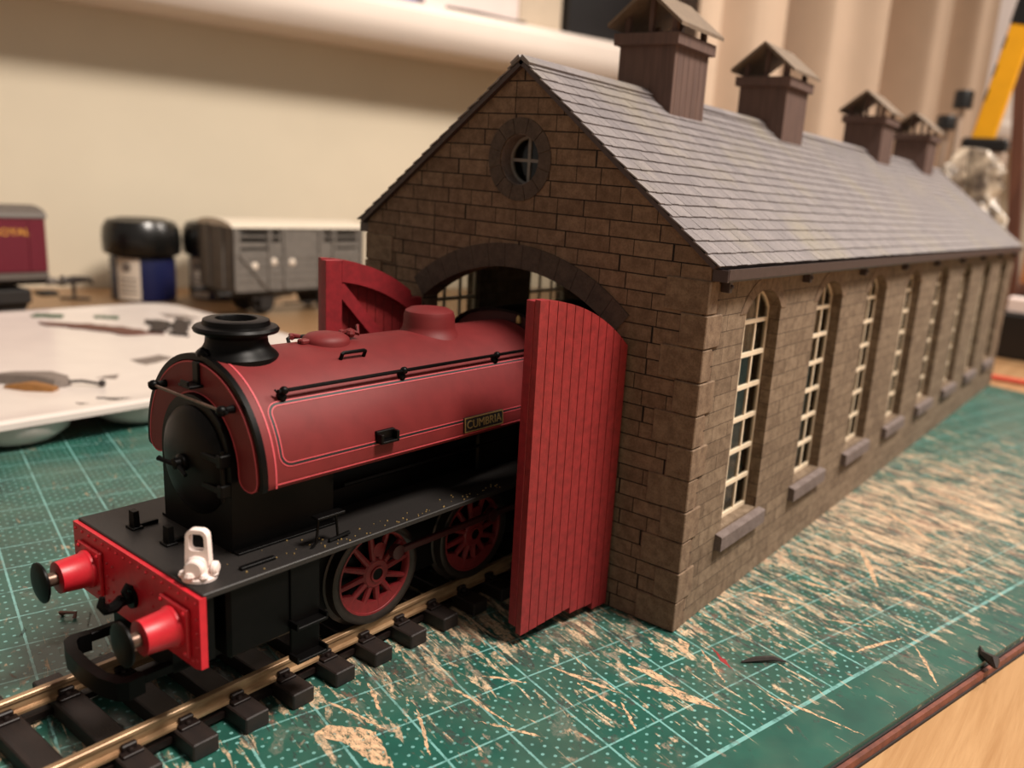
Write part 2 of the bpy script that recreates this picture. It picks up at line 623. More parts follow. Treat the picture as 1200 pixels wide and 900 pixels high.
WM = Matrix.Translation(W0) @ Matrix(((WD.x, WN.x, 0), (WD.y, WN.y, 0), (0, 0, 1))).to_4x4()   # local x along, y outward

w = MB().box(-900, 1500, -40, 0, -300, 150, mtx=WM)
tag(w.build('wall_left', M['plaster']), 'plain beige wall behind the desk below the window sill', 'wall', kind='structure')
sl = MB()
prof = [(-40, 150), (30, 150), (38, 152), (43, 158), (44, 165), (43, 172), (38, 177), (30, 179), (-40, 179)]
sl.loft([[WM @ Vector((s, y, z)) for y, z in prof] for s in (-900, 1500)])
tag(sl.build('trim_1', M['gloss']), 'white gloss window sill with a rounded nose above the beige wall', 'window sill', kind='structure')
wi = MB()
for s0, s1, z0, z1 in ((-900, 1500, 179, 215), (-900, 1500, 640, 680), (-900, -860, 215, 640), (280, 330, 215, 640), (1460, 1500, 215, 640)):
    wi.box(s0, s1, -40, -12, z0, z1, 1.5, mtx=WM)
wo = wi.build('window_1', M['gloss'])
tag(wo, 'white window frame above the sill', 'window', kind='structure')
MB().box(-860, 1460, -34, -28, 210, 645, mtx=WM).build('blind', M['blind'], wo)

dk = MB().box(-560, 420, -420, 1100, -33, -3, 1.0)
dk.build('desk', wood_mat('desk_oak', (198, 158, 114), (170, 128, 86), 0.30, 0.42, (1, 0.05, 1), 0.2, 0.35))
tag(bpy.data.objects['desk'], 'light wood desk top under the green mat and models', 'desk')
# keep the desk in front of the wall: trim its far left by the wall line
bm = bmesh.new()
dm = bpy.data.objects['desk'].data
bm.from_mesh(dm)
bmesh.ops.bisect_plane(bm, geom=bm.verts[:] + bm.edges[:] + bm.faces[:], plane_co=(W0 + WN * 0.5) * S, plane_no=-WN, clear_outer=True)
bmesh.ops.holes_fill(bm, edges=bm.edges)
bm.to_mesh(dm)
bm.free()

# ------------------------------------------------------------------ cutting mat
GA = -0.2636894
MATR = empty('cutting_mat', (64.531, -57.750, 0), GA, 'green self-healing cutting mat with printed grid and dried paint streaks', 'cutting mat')
MX0, MX1, MY0, MY1 = -296, 0.6, -118, 342


def rrect(x0, x1, y0, y1, r, n=6):
    pts = []
    for cx, cy, a0 in ((x1 - r, y0 + r, -90), (x1 - r, y1 - r, 0), (x0 + r, y1 - r, 90), (x0 + r, y0 + r, 180)):
        for i in range(n + 1):
            a = math.radians(a0 + 90 * i / n)
            pts.append((cx + r * math.cos(a), cy + r * math.sin(a)))
    return pts


MB().plate([rrect(MX0, MX1, MY0, MY1, 5)], lambda u, v, t: Vector((u, v, t)), -0.9, 0).build('printed_surface', M['matgreen'], MATR)
MB().plate([rrect(MX0 - .2, MX1 + .3, MY0 - .2, MY1 + .3, 5)], lambda u, v, t: Vector((u, v, t)), -1.25, -0.9).build('black_core', M['matcore'], MATR)
MB().plate([rrect(MX0 - .6, MX1 + 1.0, MY0 - .6, MY1 + .8, 5)], lambda u, v, t: Vector((u, v, t)), -2.5, -1.25).build('brown_backing', M['matedge'], MATR)
MB().plate([rrect(MX0 - .6, MX1 + 1.2, MY0 - .6, MY1 + 1, 5)], lambda u, v, t: Vector((u, v, t)), -2.98, -2.5).build('base_layer', M['matcore'], MATR)


def w2m(x, y):
    dx, dy = x - 64.531, y + 57.750
    c, s_ = math.cos(GA), math.sin(GA)
    return dx * c + dy * s_, -dx * s_ + dy * c


STREAKS = [((13.0, -52.2), (24.3, -50.9), .9), ((23.6, -44.6), (33.1, -50.8), .7), ((37.8, -23.9), (47.4, -24.9), .8), ((46.1, -23.5), (51.8, -28.0), .7),
           ((25.0, -32.8), (32.2, -28.9), .8), ((31.3, -23.4), (45.9, -21.4), .9), ((41.3, -14.4), (51.5, -13.7), 2.2), ((45.0, -17.6), (59.4, -14.4), 2.6),
           ((61.5, -6.2), (78.5, -6.0), .7), ((77.4, 26.7), (84.3, 15.5), .8), ((69.5, 16.2), (75.2, 28.3), 1.0), ((48.0, -1.4), (56.1, -7.7), .8),
           ((43.5, -1.0), (47.0, -4.4), 2.6), ((70.1, 49.5), (79.1, 49.0), 1.4), ((60.4, 23.8), (70.3, 28.7), .8), ((13.6, -45.3), (21.8, -49.3), .8),
           ((22.3, -37.6), (37.1, -38.6), .7), ((44.2, 49.1), (57.9, 51.5), 1.4), ((54.9, 63.9), (65.5, 45.1), 1.9), ((43.5, 67.7), (53.2, 72.4), 1.6),
           ((46, 98.1), (69.8, 78.5), 1.6), ((44.0, 23.4), (53.9, 26.9), 1.4), ((32.8, -41.1), (42.7, -37.6), .8), ((66, 62), (80, 66), 1.8), ((50, 36), (60, 38), 1.2),
           ((56, 120), (78, 112), 2.0), ((50, 150), (70, 140), 2.2)]


def paint_mark(pts, mat, seed, z=0.02):
    r = random.Random(seed)
    out = []
    n = len(pts)
    for i in range(n):
        a, b = Vector(pts[i]), Vector(pts[(i + 1) % n])
        for j in range(7):
            p_ = a.lerp(b, j / 7)
            out.append(w2m(p_.x + r.uniform(-.16, .16), p_.y + r.uniform(-.16, .16)))
    MB().plate([out], lambda u, v, t: Vector((u, v, t)), -0.05, z).build('paint_streak', mat, MATR)


for i_, (a_, b_, wd_) in enumerate(STREAKS):
    wd_ *= 0.8
    a_, b_ = Vector(a_), Vector(b_)
    dv_ = (b_ - a_).normalized()
    nv_ = Vector((-dv_.y, dv_.x)) * wd_ * 0.5
    mid_ = a_.lerp(b_, 0.4) + nv_ * 0.5
    paint_mark([a_, mid_ - nv_, b_.lerp(a_, 0.15) - nv_ * 0.6, b_, b_.lerp(a_, 0.12) + nv_ * 0.4, mid_ + nv_], M['cream_paint'], i_)
paint_mark([(17.7, -57.9), (17.7, -55.5), (21.2, -53.1), (23.7, -52.2), (27.8, -53.9), (31.2, -55.4), (28.7, -56.5), (22.6, -56.5)], M['cream_paint'], 77, 0.03)
for i_, pts_ in enumerate((((49.4, 0.4), (53, -1.6), (56.0, -3.9), (52.6, -2.4)),)):
    paint_mark(pts_, M['doorred'], 90 + i_)

# ------------------------------------------------------------------ track
LX, TH = -2.19, 0.0166
TR = empty('railway_track', (LX - 0.05, 0, 0), -TH, 'straight length of model railway track running into the shed', 'railway track')
RZ = 4.8


def rail_profile(x):
    pts = [(-1.0, 2.5), (1.0, 2.5), (1.0, 2.85), (0.3, 3.05), (0.3, 4.1), (0.5, 4.25), (0.5, 4.7), (0.38, 4.8), (-0.38, 4.8), (-0.5, 4.7), (-0.5, 4.25), (-0.3, 4.1), (-0.3, 3.05), (-1.0, 2.85)]
    return [(x + a, b) for a, b in pts]


TY0, TY1 = -160, 70
for sx in (-1, 1):
    m = MB()
    m.loft([[Vector((a, y, b)) for a, b in rail_profile(sx * 8.75)] for y in (TY0, TY1)])
    m.build('rail', M['rail'], TR)
    m = MB()
    m.box(sx * 8.75 - 0.9, sx * 8.75 + 0.9, TY0, TY1, 0.6, 1.5)
    m.build('sleeper_web', M['chair'], TR)
slp = MB().box(-14.6, 14.6, -1.75, 1.75, 0.02, 2.5, 0.18).build('sleeper', M['sleeper'], TR)
for sx in (-1, 1):
    cx = sx * 8.75
    cm = MB().box(cx - 2.2, cx + 2.2, -1.3, 1.3, 2.45, 2.9, 0.1)
    for q in (-1, 1):
        xa = cx + (0.45 if q > 0 else -1.2)
        cm.box(xa, xa + 0.75, -0.95, 0.95, 2.8, 3.7, 0.15)
        cm.ball((cx + q * 1.5, 0, 3.0), 0.42, 8)
    cm.build('rail_chair', M['chair'], slp)
ys = [-62.0 + 7.33 * i for i in range(-13, 18)]
slp.location = (0, ys[0] * S, 0)
for y in ys[1:]:
    copy_tree(slp, TR, (0, y, 0))

# ------------------------------------------------------------------ engine shed
SH = empty('engine_shed', (0, 0, 0.04), 0, 'brown stone model engine shed with grey slate roof and open red doors', 'model building')
HW, EH, AP, LEN = 41.6, 66.2, 97.0, 303.0
PITCH = (AP - EH) / HW


def arc_pts(r, zc, a0, a1, n):
    return [(r * math.sin(a0 + (a1 - a0) * i / n), zc + r * math.cos(a0 + (a1 - a0) * i / n)) for i in range(n + 1)]


ARC_A = math.asin(24 / 37.7)
ZC = 60.5 - 37.7
arch = arc_pts(37.7, ZC, -ARC_A, ARC_A, 20)
outer = [(-HW, 0), (-24, 0)] + arch + [(24, 0), (HW, 0), (HW, EH), (0, AP), (-HW, EH)]
rw = [(4.6 * math.cos(2 * PI * i / 32), 80.3 + 4.6 * math.sin(2 * PI * i / 32)) for i in range(32)]
MB().plate([outer, rw], lambda u, v, t: Vector((u, t, v)), 0, 4.0).build('front_wall', M['stone'], SH)
MB().plate([[(-HW, 0), (HW, 0), (HW, EH), (0, AP), (-HW, EH)]], lambda u, v, t: Vector((u, t, v)), LEN - 4, LEN).build('rear_wall', M['stone'], SH)
WY = [23.4, 59.5, 94.8, 130.5, 167.0, 204.0, 242.0, 280.5]


def win_outline(yc, hw=8.0, z0=15.2, spring=56.6, top=60.6, n=12, grow=0.0):
    h = hw + grow
    pts = [(yc - h, z0), (yc + h, z0)]
    # segmental head
    rise = top - spring + grow
    R = (h * h + rise * rise) / (2 * rise)
    a = math.asin(h / R)
    for i in range(n + 1):
        t = a - 2 * a * i / n
        pts.append((yc + R * math.sin(t), top + grow - R + R * math.cos(t)))
    return pts


for sx in (1, -1):
    wl = MB()
    wl.plate([[(4.0, 0), (LEN - 4, 0), (LEN - 4, EH - 0.2), (4.0, EH - 0.2)]] + [win_outline(y) for y in WY], lambda u, v, t: Vector((sx * t, u, v)), HW - 4.0, HW)
    wl.build('side_wall', M['sidestone'], SH)

MB().box(-37.5, 37.5, 4.1, LEN - 4.1, 63.4, 64.2).build('shade_board', M['liningblack'], SH)  # added black board, keeps the upper interior dark behind the openings

# quoins: alternating blocks standing a little proud of each corner
for cx, cy, qx, qy in ((HW, 0, 1, -1), (-HW, 0, -1, -1), (HW, LEN, 1, 1), (-HW, LEN, -1, 1)):
    q = MB()
    z = 0.02
    i = 0
    while z < 59:
        h = 5.75
        lf, ls = (8.0, 3.0) if i % 2 == 0 else (4.6, 5.2)
        pr = 0.32 if i % 2 == 0 else 0.42
        xa, xb = sorted((cx - qx * lf, cx + qx * pr))
        ya, yb = sorted((cy + qy * pr, cy - qy * ls))
        q.box(xa, xb, ya, yb, z + 0.09, z + h - 0.09, 0.16)
        z += h
        i += 1
    q.build('corner_quoins', M['block'], SH)

# arch ring of wedge stones
av = MB()
nv = 13
A1 = math.asin(24 / 37.7) * 1.0
for i in range(nv):
    a0 = -A1 + 2 * A1 * i / nv + 0.0012
    a1 = -A1 + 2 * A1 * (i + 1) / nv - 0.0012
    pts = [(r * math.sin(a), ZC + r * math.cos(a)) for r, a in ((37.7, a0), (37.7, (a0 + a1) / 2), (37.7, a1), (42.1, a1), (42.1, (a0 + a1) / 2), (42.1, a0))]
    av.plate([pts], lambda u, v, t: Vector((u, t, v)), -0.30, 0.5)
av.build('door_arch', M['darkstone'], SH)

# round window
rs = MB()
for i in range(12):
    a0 = 2 * PI * (i + 0.5) / 12 + 0.012
    a1 = 2 * PI * (i + 1.5) / 12 - 0.012
    am = (a0 + a1) / 2
    pts = [(r * math.cos(a), 80.3 + r * math.sin(a)) for r, a in ((4.62, a0), (4.62, am), (4.62, a1), (7.45, a1), (7.45, (am + a1) / 2), (7.45, am), (7.45, (a0 + am) / 2), (7.45, a0))]
    rs.plate([pts], lambda u, v, t: Vector((u, t, v)), -0.22, 0.5)
rwin = rs.build('round_window', M['darkstone'], SH)
fr = MB()
ro = [(4.6 * math.cos(2 * PI * i / 32), 80.3 + 4.6 * math.sin(2 * PI * i / 32)) for i in range(32)]
ri = [(3.95 * math.cos(2 * PI * i / 32), 80.3 + 3.95 * math.sin(2 * PI * i / 32)) for i in range(32)]
fr.plate([ro, ri], lambda u, v, t: Vector((u, t, v)), 2.6, 3.4)
fr.box(-0.32, 0.32, 2.7, 3.3, 76.2, 84.4)
fr.box(-4.1, 4.1, 2.75, 3.25, 80.0, 80.6)
fo = fr.build('window_frame', M['grey'], rwin)
MB().plate([rw, [(p[0] * 0.965, 80.3 + (p[1] - 80.3) * 0.965) for p in rw]], lambda u, v, t: Vector((u, t, v)), 0.15, 2.65).build('reveal', M['sill'], rwin)
MB().lathe([(4.3, 2.95), (4.3, 3.1)], (0, 0, 80.3), 'y', 28).build('pane', M['glass'], fo)

# side windows: one frame with its glazing and sill, then copies
fm = MB()
x0, x1 = HW - 2.4, HW - 3.0


def fmap(u, v, t):
    return Vector((x0 - t, u, v))


inn = win_outline(0, 7.5, 15.8, 56.4, 60.1, 12)
fm.plate([win_outline(0, 8.0), inn], fmap, 0, 0.7)
for yb_ in (-2.6, 2.6):
    fm.box(x0 - 0.62, x0 - 0.05, yb_ - 0.3, yb_ + 0.3, 15.4, 59.9)
rows = 7
zb = [15.6 + (54.2 - 15.6) * i / 6 for i in range(7)]
for z in zb:
    fm.box(x0 - 0.65, x0 + 0.06, -7.7, 7.7, z - 0.42, z + 0.42)
wfr = fm.build('window_frame', M['cream'], SH)
MB().plate([win_outline(0, 7.8, 15.5, 56.5, 60.4, 12)], fmap, 0.28, 0.4).build('pane', M['glass'], wfr)
sm = MB()
sm.loft([[Vector((a, y, b)) for a, b in ((HW - 3.6, 11.6), (HW + 1.5, 11.6), (HW + 1.5, 14.3), (HW + 1.3, 14.5), (HW - 3.6, 15.4))] for y in (-10, 10)])
wsl = sm.build('window_sill', M['sill'], SH)
hd = MB()
for i in range(7):
    # flush arched head stones
    ho, hi_ = win_outline(0, grow=2.6), win_outline(0, grow=0.02)
    k0 = 2 + int(i * 12 / 7 + 0.5)
    k1 = 2 + int((i + 1) * 12 / 7 + 0.5)
    pts = [hi_[k] for k in range(k0, k1 + 1)] + [ho[k] for k in range(k1, k0 - 1, -1)]
    cxx = sum(p[0] for p in pts) / len(pts)
    czz = sum(p[1] for p in pts) / len(pts)
    pts = [(cxx + (p[0] - cxx) * 0.97, czz + (p[1] - czz) * 0.97) for p in pts]
    hd.plate([pts], lambda u, v, t: Vector((HW + t, u, v)), -0.4, 0.12)
whd = hd.build('window_arch', M['block'], SH)
for i, y in enumerate(WY):
    if i == 0:
        for o in (wfr, wsl, whd):
            o.location = (0, y * S, 0)
    else:
        copy_tree(wfr, SH, (0, y, 0))
        copy_tree(wsl, SH, (0, y, 0))
        copy_tree(whd, SH, (0, y, 0))
    copy_tree(wfr, SH, (0, y, 0), (0, 0, PI))      # the same window in the far wall

# roof: every slate laid, course over course
SL = math.hypot(HW + 1.6, (HW + 1.6) * PITCH)
CA, SA = math.cos(math.atan(PITCH)), math.sin(math.atan(PITCH))
RTOP = AP + 0.75
RY0, RY1 = -1.3, LEN + 8
NC = 18
for sx in (1, -1):
    m = MB()
    # boarding under the slates
    def rp(d, y, h):
        return Vector((sx * (d * CA + h * SA), y, RTOP - d * SA + h * CA))
    m.loft([[rp(0, y, -0.95), rp(SL - 0.3, y, -0.95), rp(SL - 0.3, y, -0.14), rp(0, y, -0.14)] for y in (RY0 + 0.25, RY1 - 0.25)])
    m.build('roof_boarding', M['gutter'], SH)
    m = MB()
    ch = SL / NC
    for c in range(NC):
        narrow = c == NC - 1
        d0, d1 = c * ch, (c + 1) * ch + 0.35
        y = RY0 - (0 if c % 2 else 1.1)
        while y < RY1:
            wd = (2.0 if narrow else 2.35) + rnd.uniform(-0.12, 0.12)
            ya, yb = max(y, RY0 + rnd.uniform(-0.1, 0.1)), min(y + wd, RY1)
            y += wd
            if yb - ya < 0.3:
                continue
            e = d1 + rnd.uniform(-0.10, 0.10)
            hh = rnd.uniform(0.0, 0.07)
            pts = []
            for yy in (ya + 0.035, yb - 0.035):
                pts.append([rp(d0, yy, -0.12), rp(e, yy, 0.14 + hh), rp(e, yy, 0.36 + hh), rp(d0, yy, 0.10)])
            m.loft(pts)
    m.build('roof_slope', M['slate'], SH, sharp=20)
rc = MB()
for sx in (1, -1):
    for i in range(28):
        ya, yb = RY0 - 0.1 + i * (RY1 - RY0) / 28, RY0 - 0.1 + (i + 1) * (RY1 - RY0) / 28 - 0.07
        pts = [Vector((0, 0, 0))] * 4
        f = lambda d, h: (sx * (d * CA + h * SA), RTOP - d * SA + h * CA)
        q = [f(0, 0.75), f(2.3, 0.75), f(2.3, 0.35), f(0, 0.2)]
        rc.loft([[Vector((a, yy, b)) for a, b in q] for yy in (ya, yb)])
rc.build('ridge_cap', M['slate'], SH, sharp=20)

for sx in (1, -1):
    g = MB()
    prof = [(0.05, 63.2), (2.6, 63.2), (3.0, 63.6), (3.05, 65.3), (2.5, 65.3), (2.45, 64.0), (0.55, 64.0), (0.5, 65.2), (0.05, 65.2)]
    g.loft([[Vector((sx * (HW + a), y, b)) for a, b in prof] for y in (0.6, LEN + 1)])
    g.box(*sorted((sx * (HW + 0.1), sx * (HW + 2.95))), 0.3, 0.7, 63.2, 65.2, 0.05)
    go = g.build('gutter', M['gutter'], SH)
for i in range(9):
    y = 4.6 + 36.6 * i
    b = MB().box(HW, HW + 1.7, y - 0.55, y + 0.55, 61.2, 63.3, 0.12)
    b.ball((HW + 1.75, y, 62.2), 0.42, 8)
    b.build('gutter_bracket', M['gutter'], SH)

# smoke vents along the ridge
VH = 7.2
vm = MB().box(-VH, VH, 0, 15, 88, 107.4, 0.12)
for fx in (-1, 1):
    for j in range(6):       # thin cover strips down the boards
        vm.box(fx * VH - 0.06, fx * VH + 0.06, 1.2 + j * 2.5, 1.32 + j * 2.5, 92, 107.2)
vent = vm.build('smoke_vent', M['ventwood'], SH)
MB().box(-VH - 1.1, VH + 1.1, -1.1, 16.1, 107.2, 109.7, 0.15).build('vent_cap', M['ventwood'], vent)
vr = MB()
for sx in (-1, 1):
    q = [(0, 118.6), (sx * 9.4, 111.5), (sx * 9.4, 110.7), (0, 117.6)]
    vr.loft([[Vector((a, y, b)) for a, b in q] for y in (-2.2, 17.2)])
vr.build('vent_roof', M['ventroof'], vent)
for fx in (-1, 0, 1):
    for y in (1.2, 13.8):
        wd_ = 0.6 if fx else 0.5
        MB().box(fx * 6.0 - wd_, fx * 6.0 + wd_, y - wd_, y + wd_, 109.6, 117.9 if fx == 0 else 113.4).build('vent_post', M['ventwood'], vent)
VY = [40.8, 101.5, 193.5, 259.5]
vent.location = (-0.3 * S, VY[0] * S, 0)
for y, x in zip(VY[1:], (0.0, -0.8, -0.8)):
    copy_tree(vent, SH, (x, y, 0))

# doors: planked outside, framed and braced inside
DL = 21.6


def door_top(t):
    return ZC + math.sqrt(37.2 ** 2 - (24 - t * 24 / DL) ** 2) - 1.0


def make_door(flip, hinge, ang, dz=0.0):
    """local x runs from the hinge to the free edge; outside face towards -y * flip"""
    m = MB()
    n = 11
    for i in range(n):
        a, b = DL * i / n, DL * (i + 1) / n - 0.15
        bot = 1.0 if i < 2 else (2.2 if i < 5 else 3.3 - 0.22 * (i - 5))
        ya, yb = sorted((-flip * 1.25, -flip * 0.05))
        pts = [(a, bot), (b, bot - 0.12), (b, door_top(b)), ((a + b) / 2, door_top((a + b) / 2)), (a, door_top(a))]
        m.plate([pts], lambda u, v, t: Vector((u, t, v)), ya, yb)
    d = m.build('door', M['doorred'], SH)
    fy0, fy1 = sorted((0.0, flip * 1.8))
    f = MB()
    f.box(0, 2.7, fy0, fy1, 3.4, door_top(1.0) - 0.1, 0.08)
    f.box(DL - 3.4, DL - 0.02, fy0, fy1, 3.2, door_top(DL - 3.4) - 0.05, 0.08)
    for z in (5.0, 28.0):
        f.box(2.7, DL - 3.4, fy0, fy1 - 0.05, z, z + 4.0, 0.06)
    n = 12
    ts = [2.7 + (DL - 3.4 - 2.7) * i / n for i in range(n + 1)]
    f.plate([[(t, door_top(t) - 0.08) for t in ts] + [(t, door_top(t) - 4.2) for t in reversed(ts)]], lambda u, v, t: Vector((u, t, v)), fy0, fy1)
    f.build('door_frame', M['doorredin'], d)
    br = MB()
    for (xa, za, xb, zb_) in ((DL - 3.4, door_top(DL - 3.4) - 4.4, 2.7, 33.5), (DL - 3.4, 27.6, 2.7, 7.4)):
        dv = Vector((xb - xa, zb_ - za)).normalized()
        nx, nz = -dv.y * 1.6, dv.x * 1.6
        br.plate([[(xa, za + 0.5), (xa, za - 3.0), (xb, zb_), (xb, zb_ + 3.5)]], lambda u, v, t: Vector((u, t, v)), *sorted((0.0, flip * 1.65)))
    br.build('door_brace', M['doorredin'], d)
    h = MB()
    for z in (10, 42):
        h.rod((-0.2, 0, z - 1.4), (-0.2, 0, z + 1.4), 0.45)
    h.build('hinge', M['gutter'], d)
    d.location = (hinge[0] * S, hinge[1] * S, dz * S)
    d.rotation_euler = (0, 0, ang)
    return d


# right leaf swung out beside the locomotive; its planks face +x
make_door(-1, (26.2, -0.6), math.atan2(-20.6, -2.9))
# left leaf: its framed inside shows
make_door(1, (-25.4, -0.6), math.radians(-98), 0.6)

# ------------------------------------------------------------------ locomotive
LO = empty('saddle_tank_locomotive', (LX, 0, 0), -TH, 'crimson and black saddle tank model locomotive with red buffer beam, nosing out of the shed', 'model locomotive')
FY = -69.9                    # face of the front buffer beam
BY = 45.0
# running plate
MB().box(-16.6, 16.6, FY - 0.3, BY, 23.5, 24.35, 0.12).build('running_plate', M['plate'], LO)
# buffer beams
for nm, ya, yb in (('buffer_beam', FY - 0.9, FY), ('buffer_beam', BY, BY + 0.9)):
    m = MB()
    # lower corners cut back a little
    pts = [(-16.8, 24.0), (-16.8, 15.2), (-15.6, 14.0), (15.6, 14.0), (16.8, 14.4), (16.8, 24.0)]
    m.plate([pts], lambda u, v, t: Vector((u, t, v)), ya, yb)
    if ya < 0:
        for i in range(17):
            m.ball((-16 + 2.0 * i, ya, 23.2), 0.25, 8)
        for i in range(4):
            for q in (-1, 1):
                m.ball((q * 5.4, ya, 15.0 + 1.9 * i), 0.23, 8)
                m.ball((q * 7.0, ya, 15.0 + 1.9 * i), 0.23, 8)
                m.ball((q * 16.0, ya, 15.4 + 1.9 * i), 0.23, 8)
        for i in range(6):
            m.ball((9.4 + 1.1 * i, ya, 15.0), 0.22, 8)
            m.ball((-9.4 - 1.1 * i, ya, 15.0), 0.22, 8)
    m.build('buffer_beam', M['vermilion'], LO)


def make_buffer():
    b = MB().box(-3.3, 3.3, -0.55, 0, -3.3, 3.3, 0.15)
    for qx in (-1, 1):
        for qz in (-1, 1):
            b.ball((qx * 2.75, -0.55, qz * 2.75), 0.32, 8)
    b.lathe([(2.75, -0.5), (2.75, -1.0), (2.5, -1.3), (2.25, -4.3), (2.25, -4.6), (1.9, -4.7)], (0, 0, 0), 'y', 28)
    h = b.build('buffer', M['vermilion'], LO)
    MB().lathe([(0.95, -4.0), (0.95, -6.5)], (0, 0, 0), 'y', 16).build('buffer_shank', M['steel'], h)
    MB().lathe([(0.9, -6.1), (2.6, -6.35), (2.85, -6.5), (2.85, -6.75), (2.3, -6.95), (0.9, -7.05)], (0, 0, 0), 'y', 30).build('buffer_head', M['black'], h)
    return h


bf = make_buffer()
bf.location = Vector((-11.35, FY - 0.9, 18.6)) * S
copy_tree(bf, LO, (11.35, FY - 0.9, 18.6))
copy_tree(bf, LO, (-11.35, BY + 0.9, 18.6), (0, 0, PI))
copy_tree(bf, LO, (11.35, BY + 0.9, 18.6), (0, 0, PI))

# draw hook: shank, curved hook and its shackle
m = MB()
m.lathe([(1.5, -0.5), (1.5, 0), (1.2, 0.2)], (0, FY - 0.9, 18.2), 'y', 14)
m.box(-0.6, 0.6, FY - 2.9, FY - 0.6, 17.5, 18.9, 0.2)
m.tube([(0, FY - 2.2, 18.4), (0, FY - 3.3, 17.6), (0, FY - 4.3, 17.6), (0, FY - 4.9, 18.5), (0, FY - 4.7, 19.6)], [0.75, 0.8, 0.75, 0.6, 0.35], 8)
m.tube([(0.9, FY - 2.0, 18.9), (0.9, FY - 2.4, 19.9), (0.9, FY - 2.0, 20.6), (0.9, FY - 1.5, 20.0)], 0.4, 8)
m.build('draw_hook', M['black'], LO)

# wide tension-lock coupling loop under the beam
m = MB()
z0, z1 = 8.6, 11.2


def cl(x, y):
    return (x, y)


front = [(-8.0, -73.5), (-8.2, -75.6), (-7.4, -76.7), (-4.5, -77.6), (0, -77.9), (4.5, -77.6), (7.4, -76.7), (8.2, -75.6), (8.0, -73.5)]
inn_ = [(-6.7, -73.5), (-6.8, -75.0), (-6.2, -75.6), (-4.0, -76.3), (0, -76.5), (4.0, -76.3), (6.2, -75.6), (6.8, -75.0), (6.7, -73.5)]
rings = []
for (a, b), (c, d) in zip(front, inn_):
    rings.append([(a, b, z0), (c, d, z0), (c, d, z1), (a, b, z1)])
m.loft([[Vector(p) for p in r] for r in rings])
for q in (-1, 1):
    xa, xb = sorted((q * 6.7, q * 8.0))
    m.box(xa, xb, -73.6, -67.5, 9.8, 11.2, 0.15)
m.box(-8.0, 8.0, -68.6, -66.5, 9.8, 11.2, 0.15)
m.box(-2.2, 2.2, -68.0, -58, 10.2, 11.4, 0.15)
m.build('coupling_loop', M['black'], LO)

# frames, sandboxes and steps below the plate
m = MB().box(-8.0, 8.0, FY, BY, 9.6, 23.5)
m.box(-15.6, 15.6, FY + 0.3, FY + 1.6, 14.5, 23.5)
m.build('frames', M['black'], LO)
for q in (-1, 1):
    xa, xb = sorted((q * 9.0, q * 15.6))
    MB().box(xa, xb, -66.5, -55.0, 13.2, 23.5, 0.5).build('sandbox', M['black'], LO)
    st = MB()
    xa, xb = sorted((q * 15.4, q * 15.9))
    st.box(xa, xb, -57.6, -53.0, 9.2, 23.4, 0.08)
    for z in (9.3, 14.4):
        xa, xb = sorted((q * 15.5, q * 17.6))
        st.box(xa, xb, -57.8, -52.8, z, z + 0.5, 0.1)
        st.box(xa, xb, -57.8, -57.5, z + 0.4, z + 1.1)
        st.box(xa, xb, -53.1, -52.8, z + 0.4, z + 1.1)
    st.build('step', M['black'], LO)

# wheels
AX = [-37.9, -15.6, 7.0]


def make_wheel():
    """axis along x, outer face at +x"""
    t = MB().lathe([(7.0, -1.4), (9.2, -1.4), (9.2, -0.9), (8.5, -0.6), (8.45, 1.1), (8.2, 1.25), (7.55, 1.25), (7.0, 0.9)], (0, 0, 0), 'x', 48, caps=False)
    tyre = t.build('wheel', M['tyre'], LO)
    c = MB()
    n = 48
    rings = []
    for r, h in ((7.6, 0.95), (6.75, 0.95), (6.6, 0.7), (6.6, -0.4), (7.6, -0.6)):
        rings.append([Vector((h, r * math.cos(2 * PI * i / n), r * math.sin(2 * PI * i / n))) for i in range(n)])
    c.loft(rings, True, False)
    for i in range(12):
        a = 2 * PI * (i + 0.5) / 12
        d_ = Vector((0, math.cos(a), math.sin(a)))
        c.tube([d_ * 1.6 + Vector((0.5, 0, 0)), d_ * 6.8 + Vector((0.35, 0, 0))], [0.62, 0.46], 8)
    # balance weight: a crescent against the rim
    pts = []
    for i in range(13):
        a = math.radians(-90 - 66 + 132 * i / 12)
        pts.append((7.0 * math.cos(a), 7.0 * math.sin(a)))
    for i in range(13):
        a = math.radians(-90 + 50 - 100 * i / 12)
        pts.append((4.9 * math.cos(a), 4.9 * math.sin(a)))
    c.plate([pts], lambda u, v, t: Vector((t, u, v)), -0.3, 0.85)
    c.lathe([(2.5, -0.5), (2.5, 0.9), (2.2, 1.15), (1.35, 1.2), (1.3, 1.45), (1.0, 1.45), (0.95, 0.8)], (0, 0, 0), 'x', 24)
    c.lathe([(0.9, 0.6), (1.2, 0.8), (1.2, 1.0), (0.5, 1.0)], (0, 0, 4.0), 'x', 14)
    c.build('wheel_centre', M['wheelred'], tyre)
    MB().lathe([(1.0, 0.7), (1.0, 1.3), (0.4, 1.3)], (0, 0, 0), 'x', 18).build('axle_end', M['black'], tyre)
    return tyre


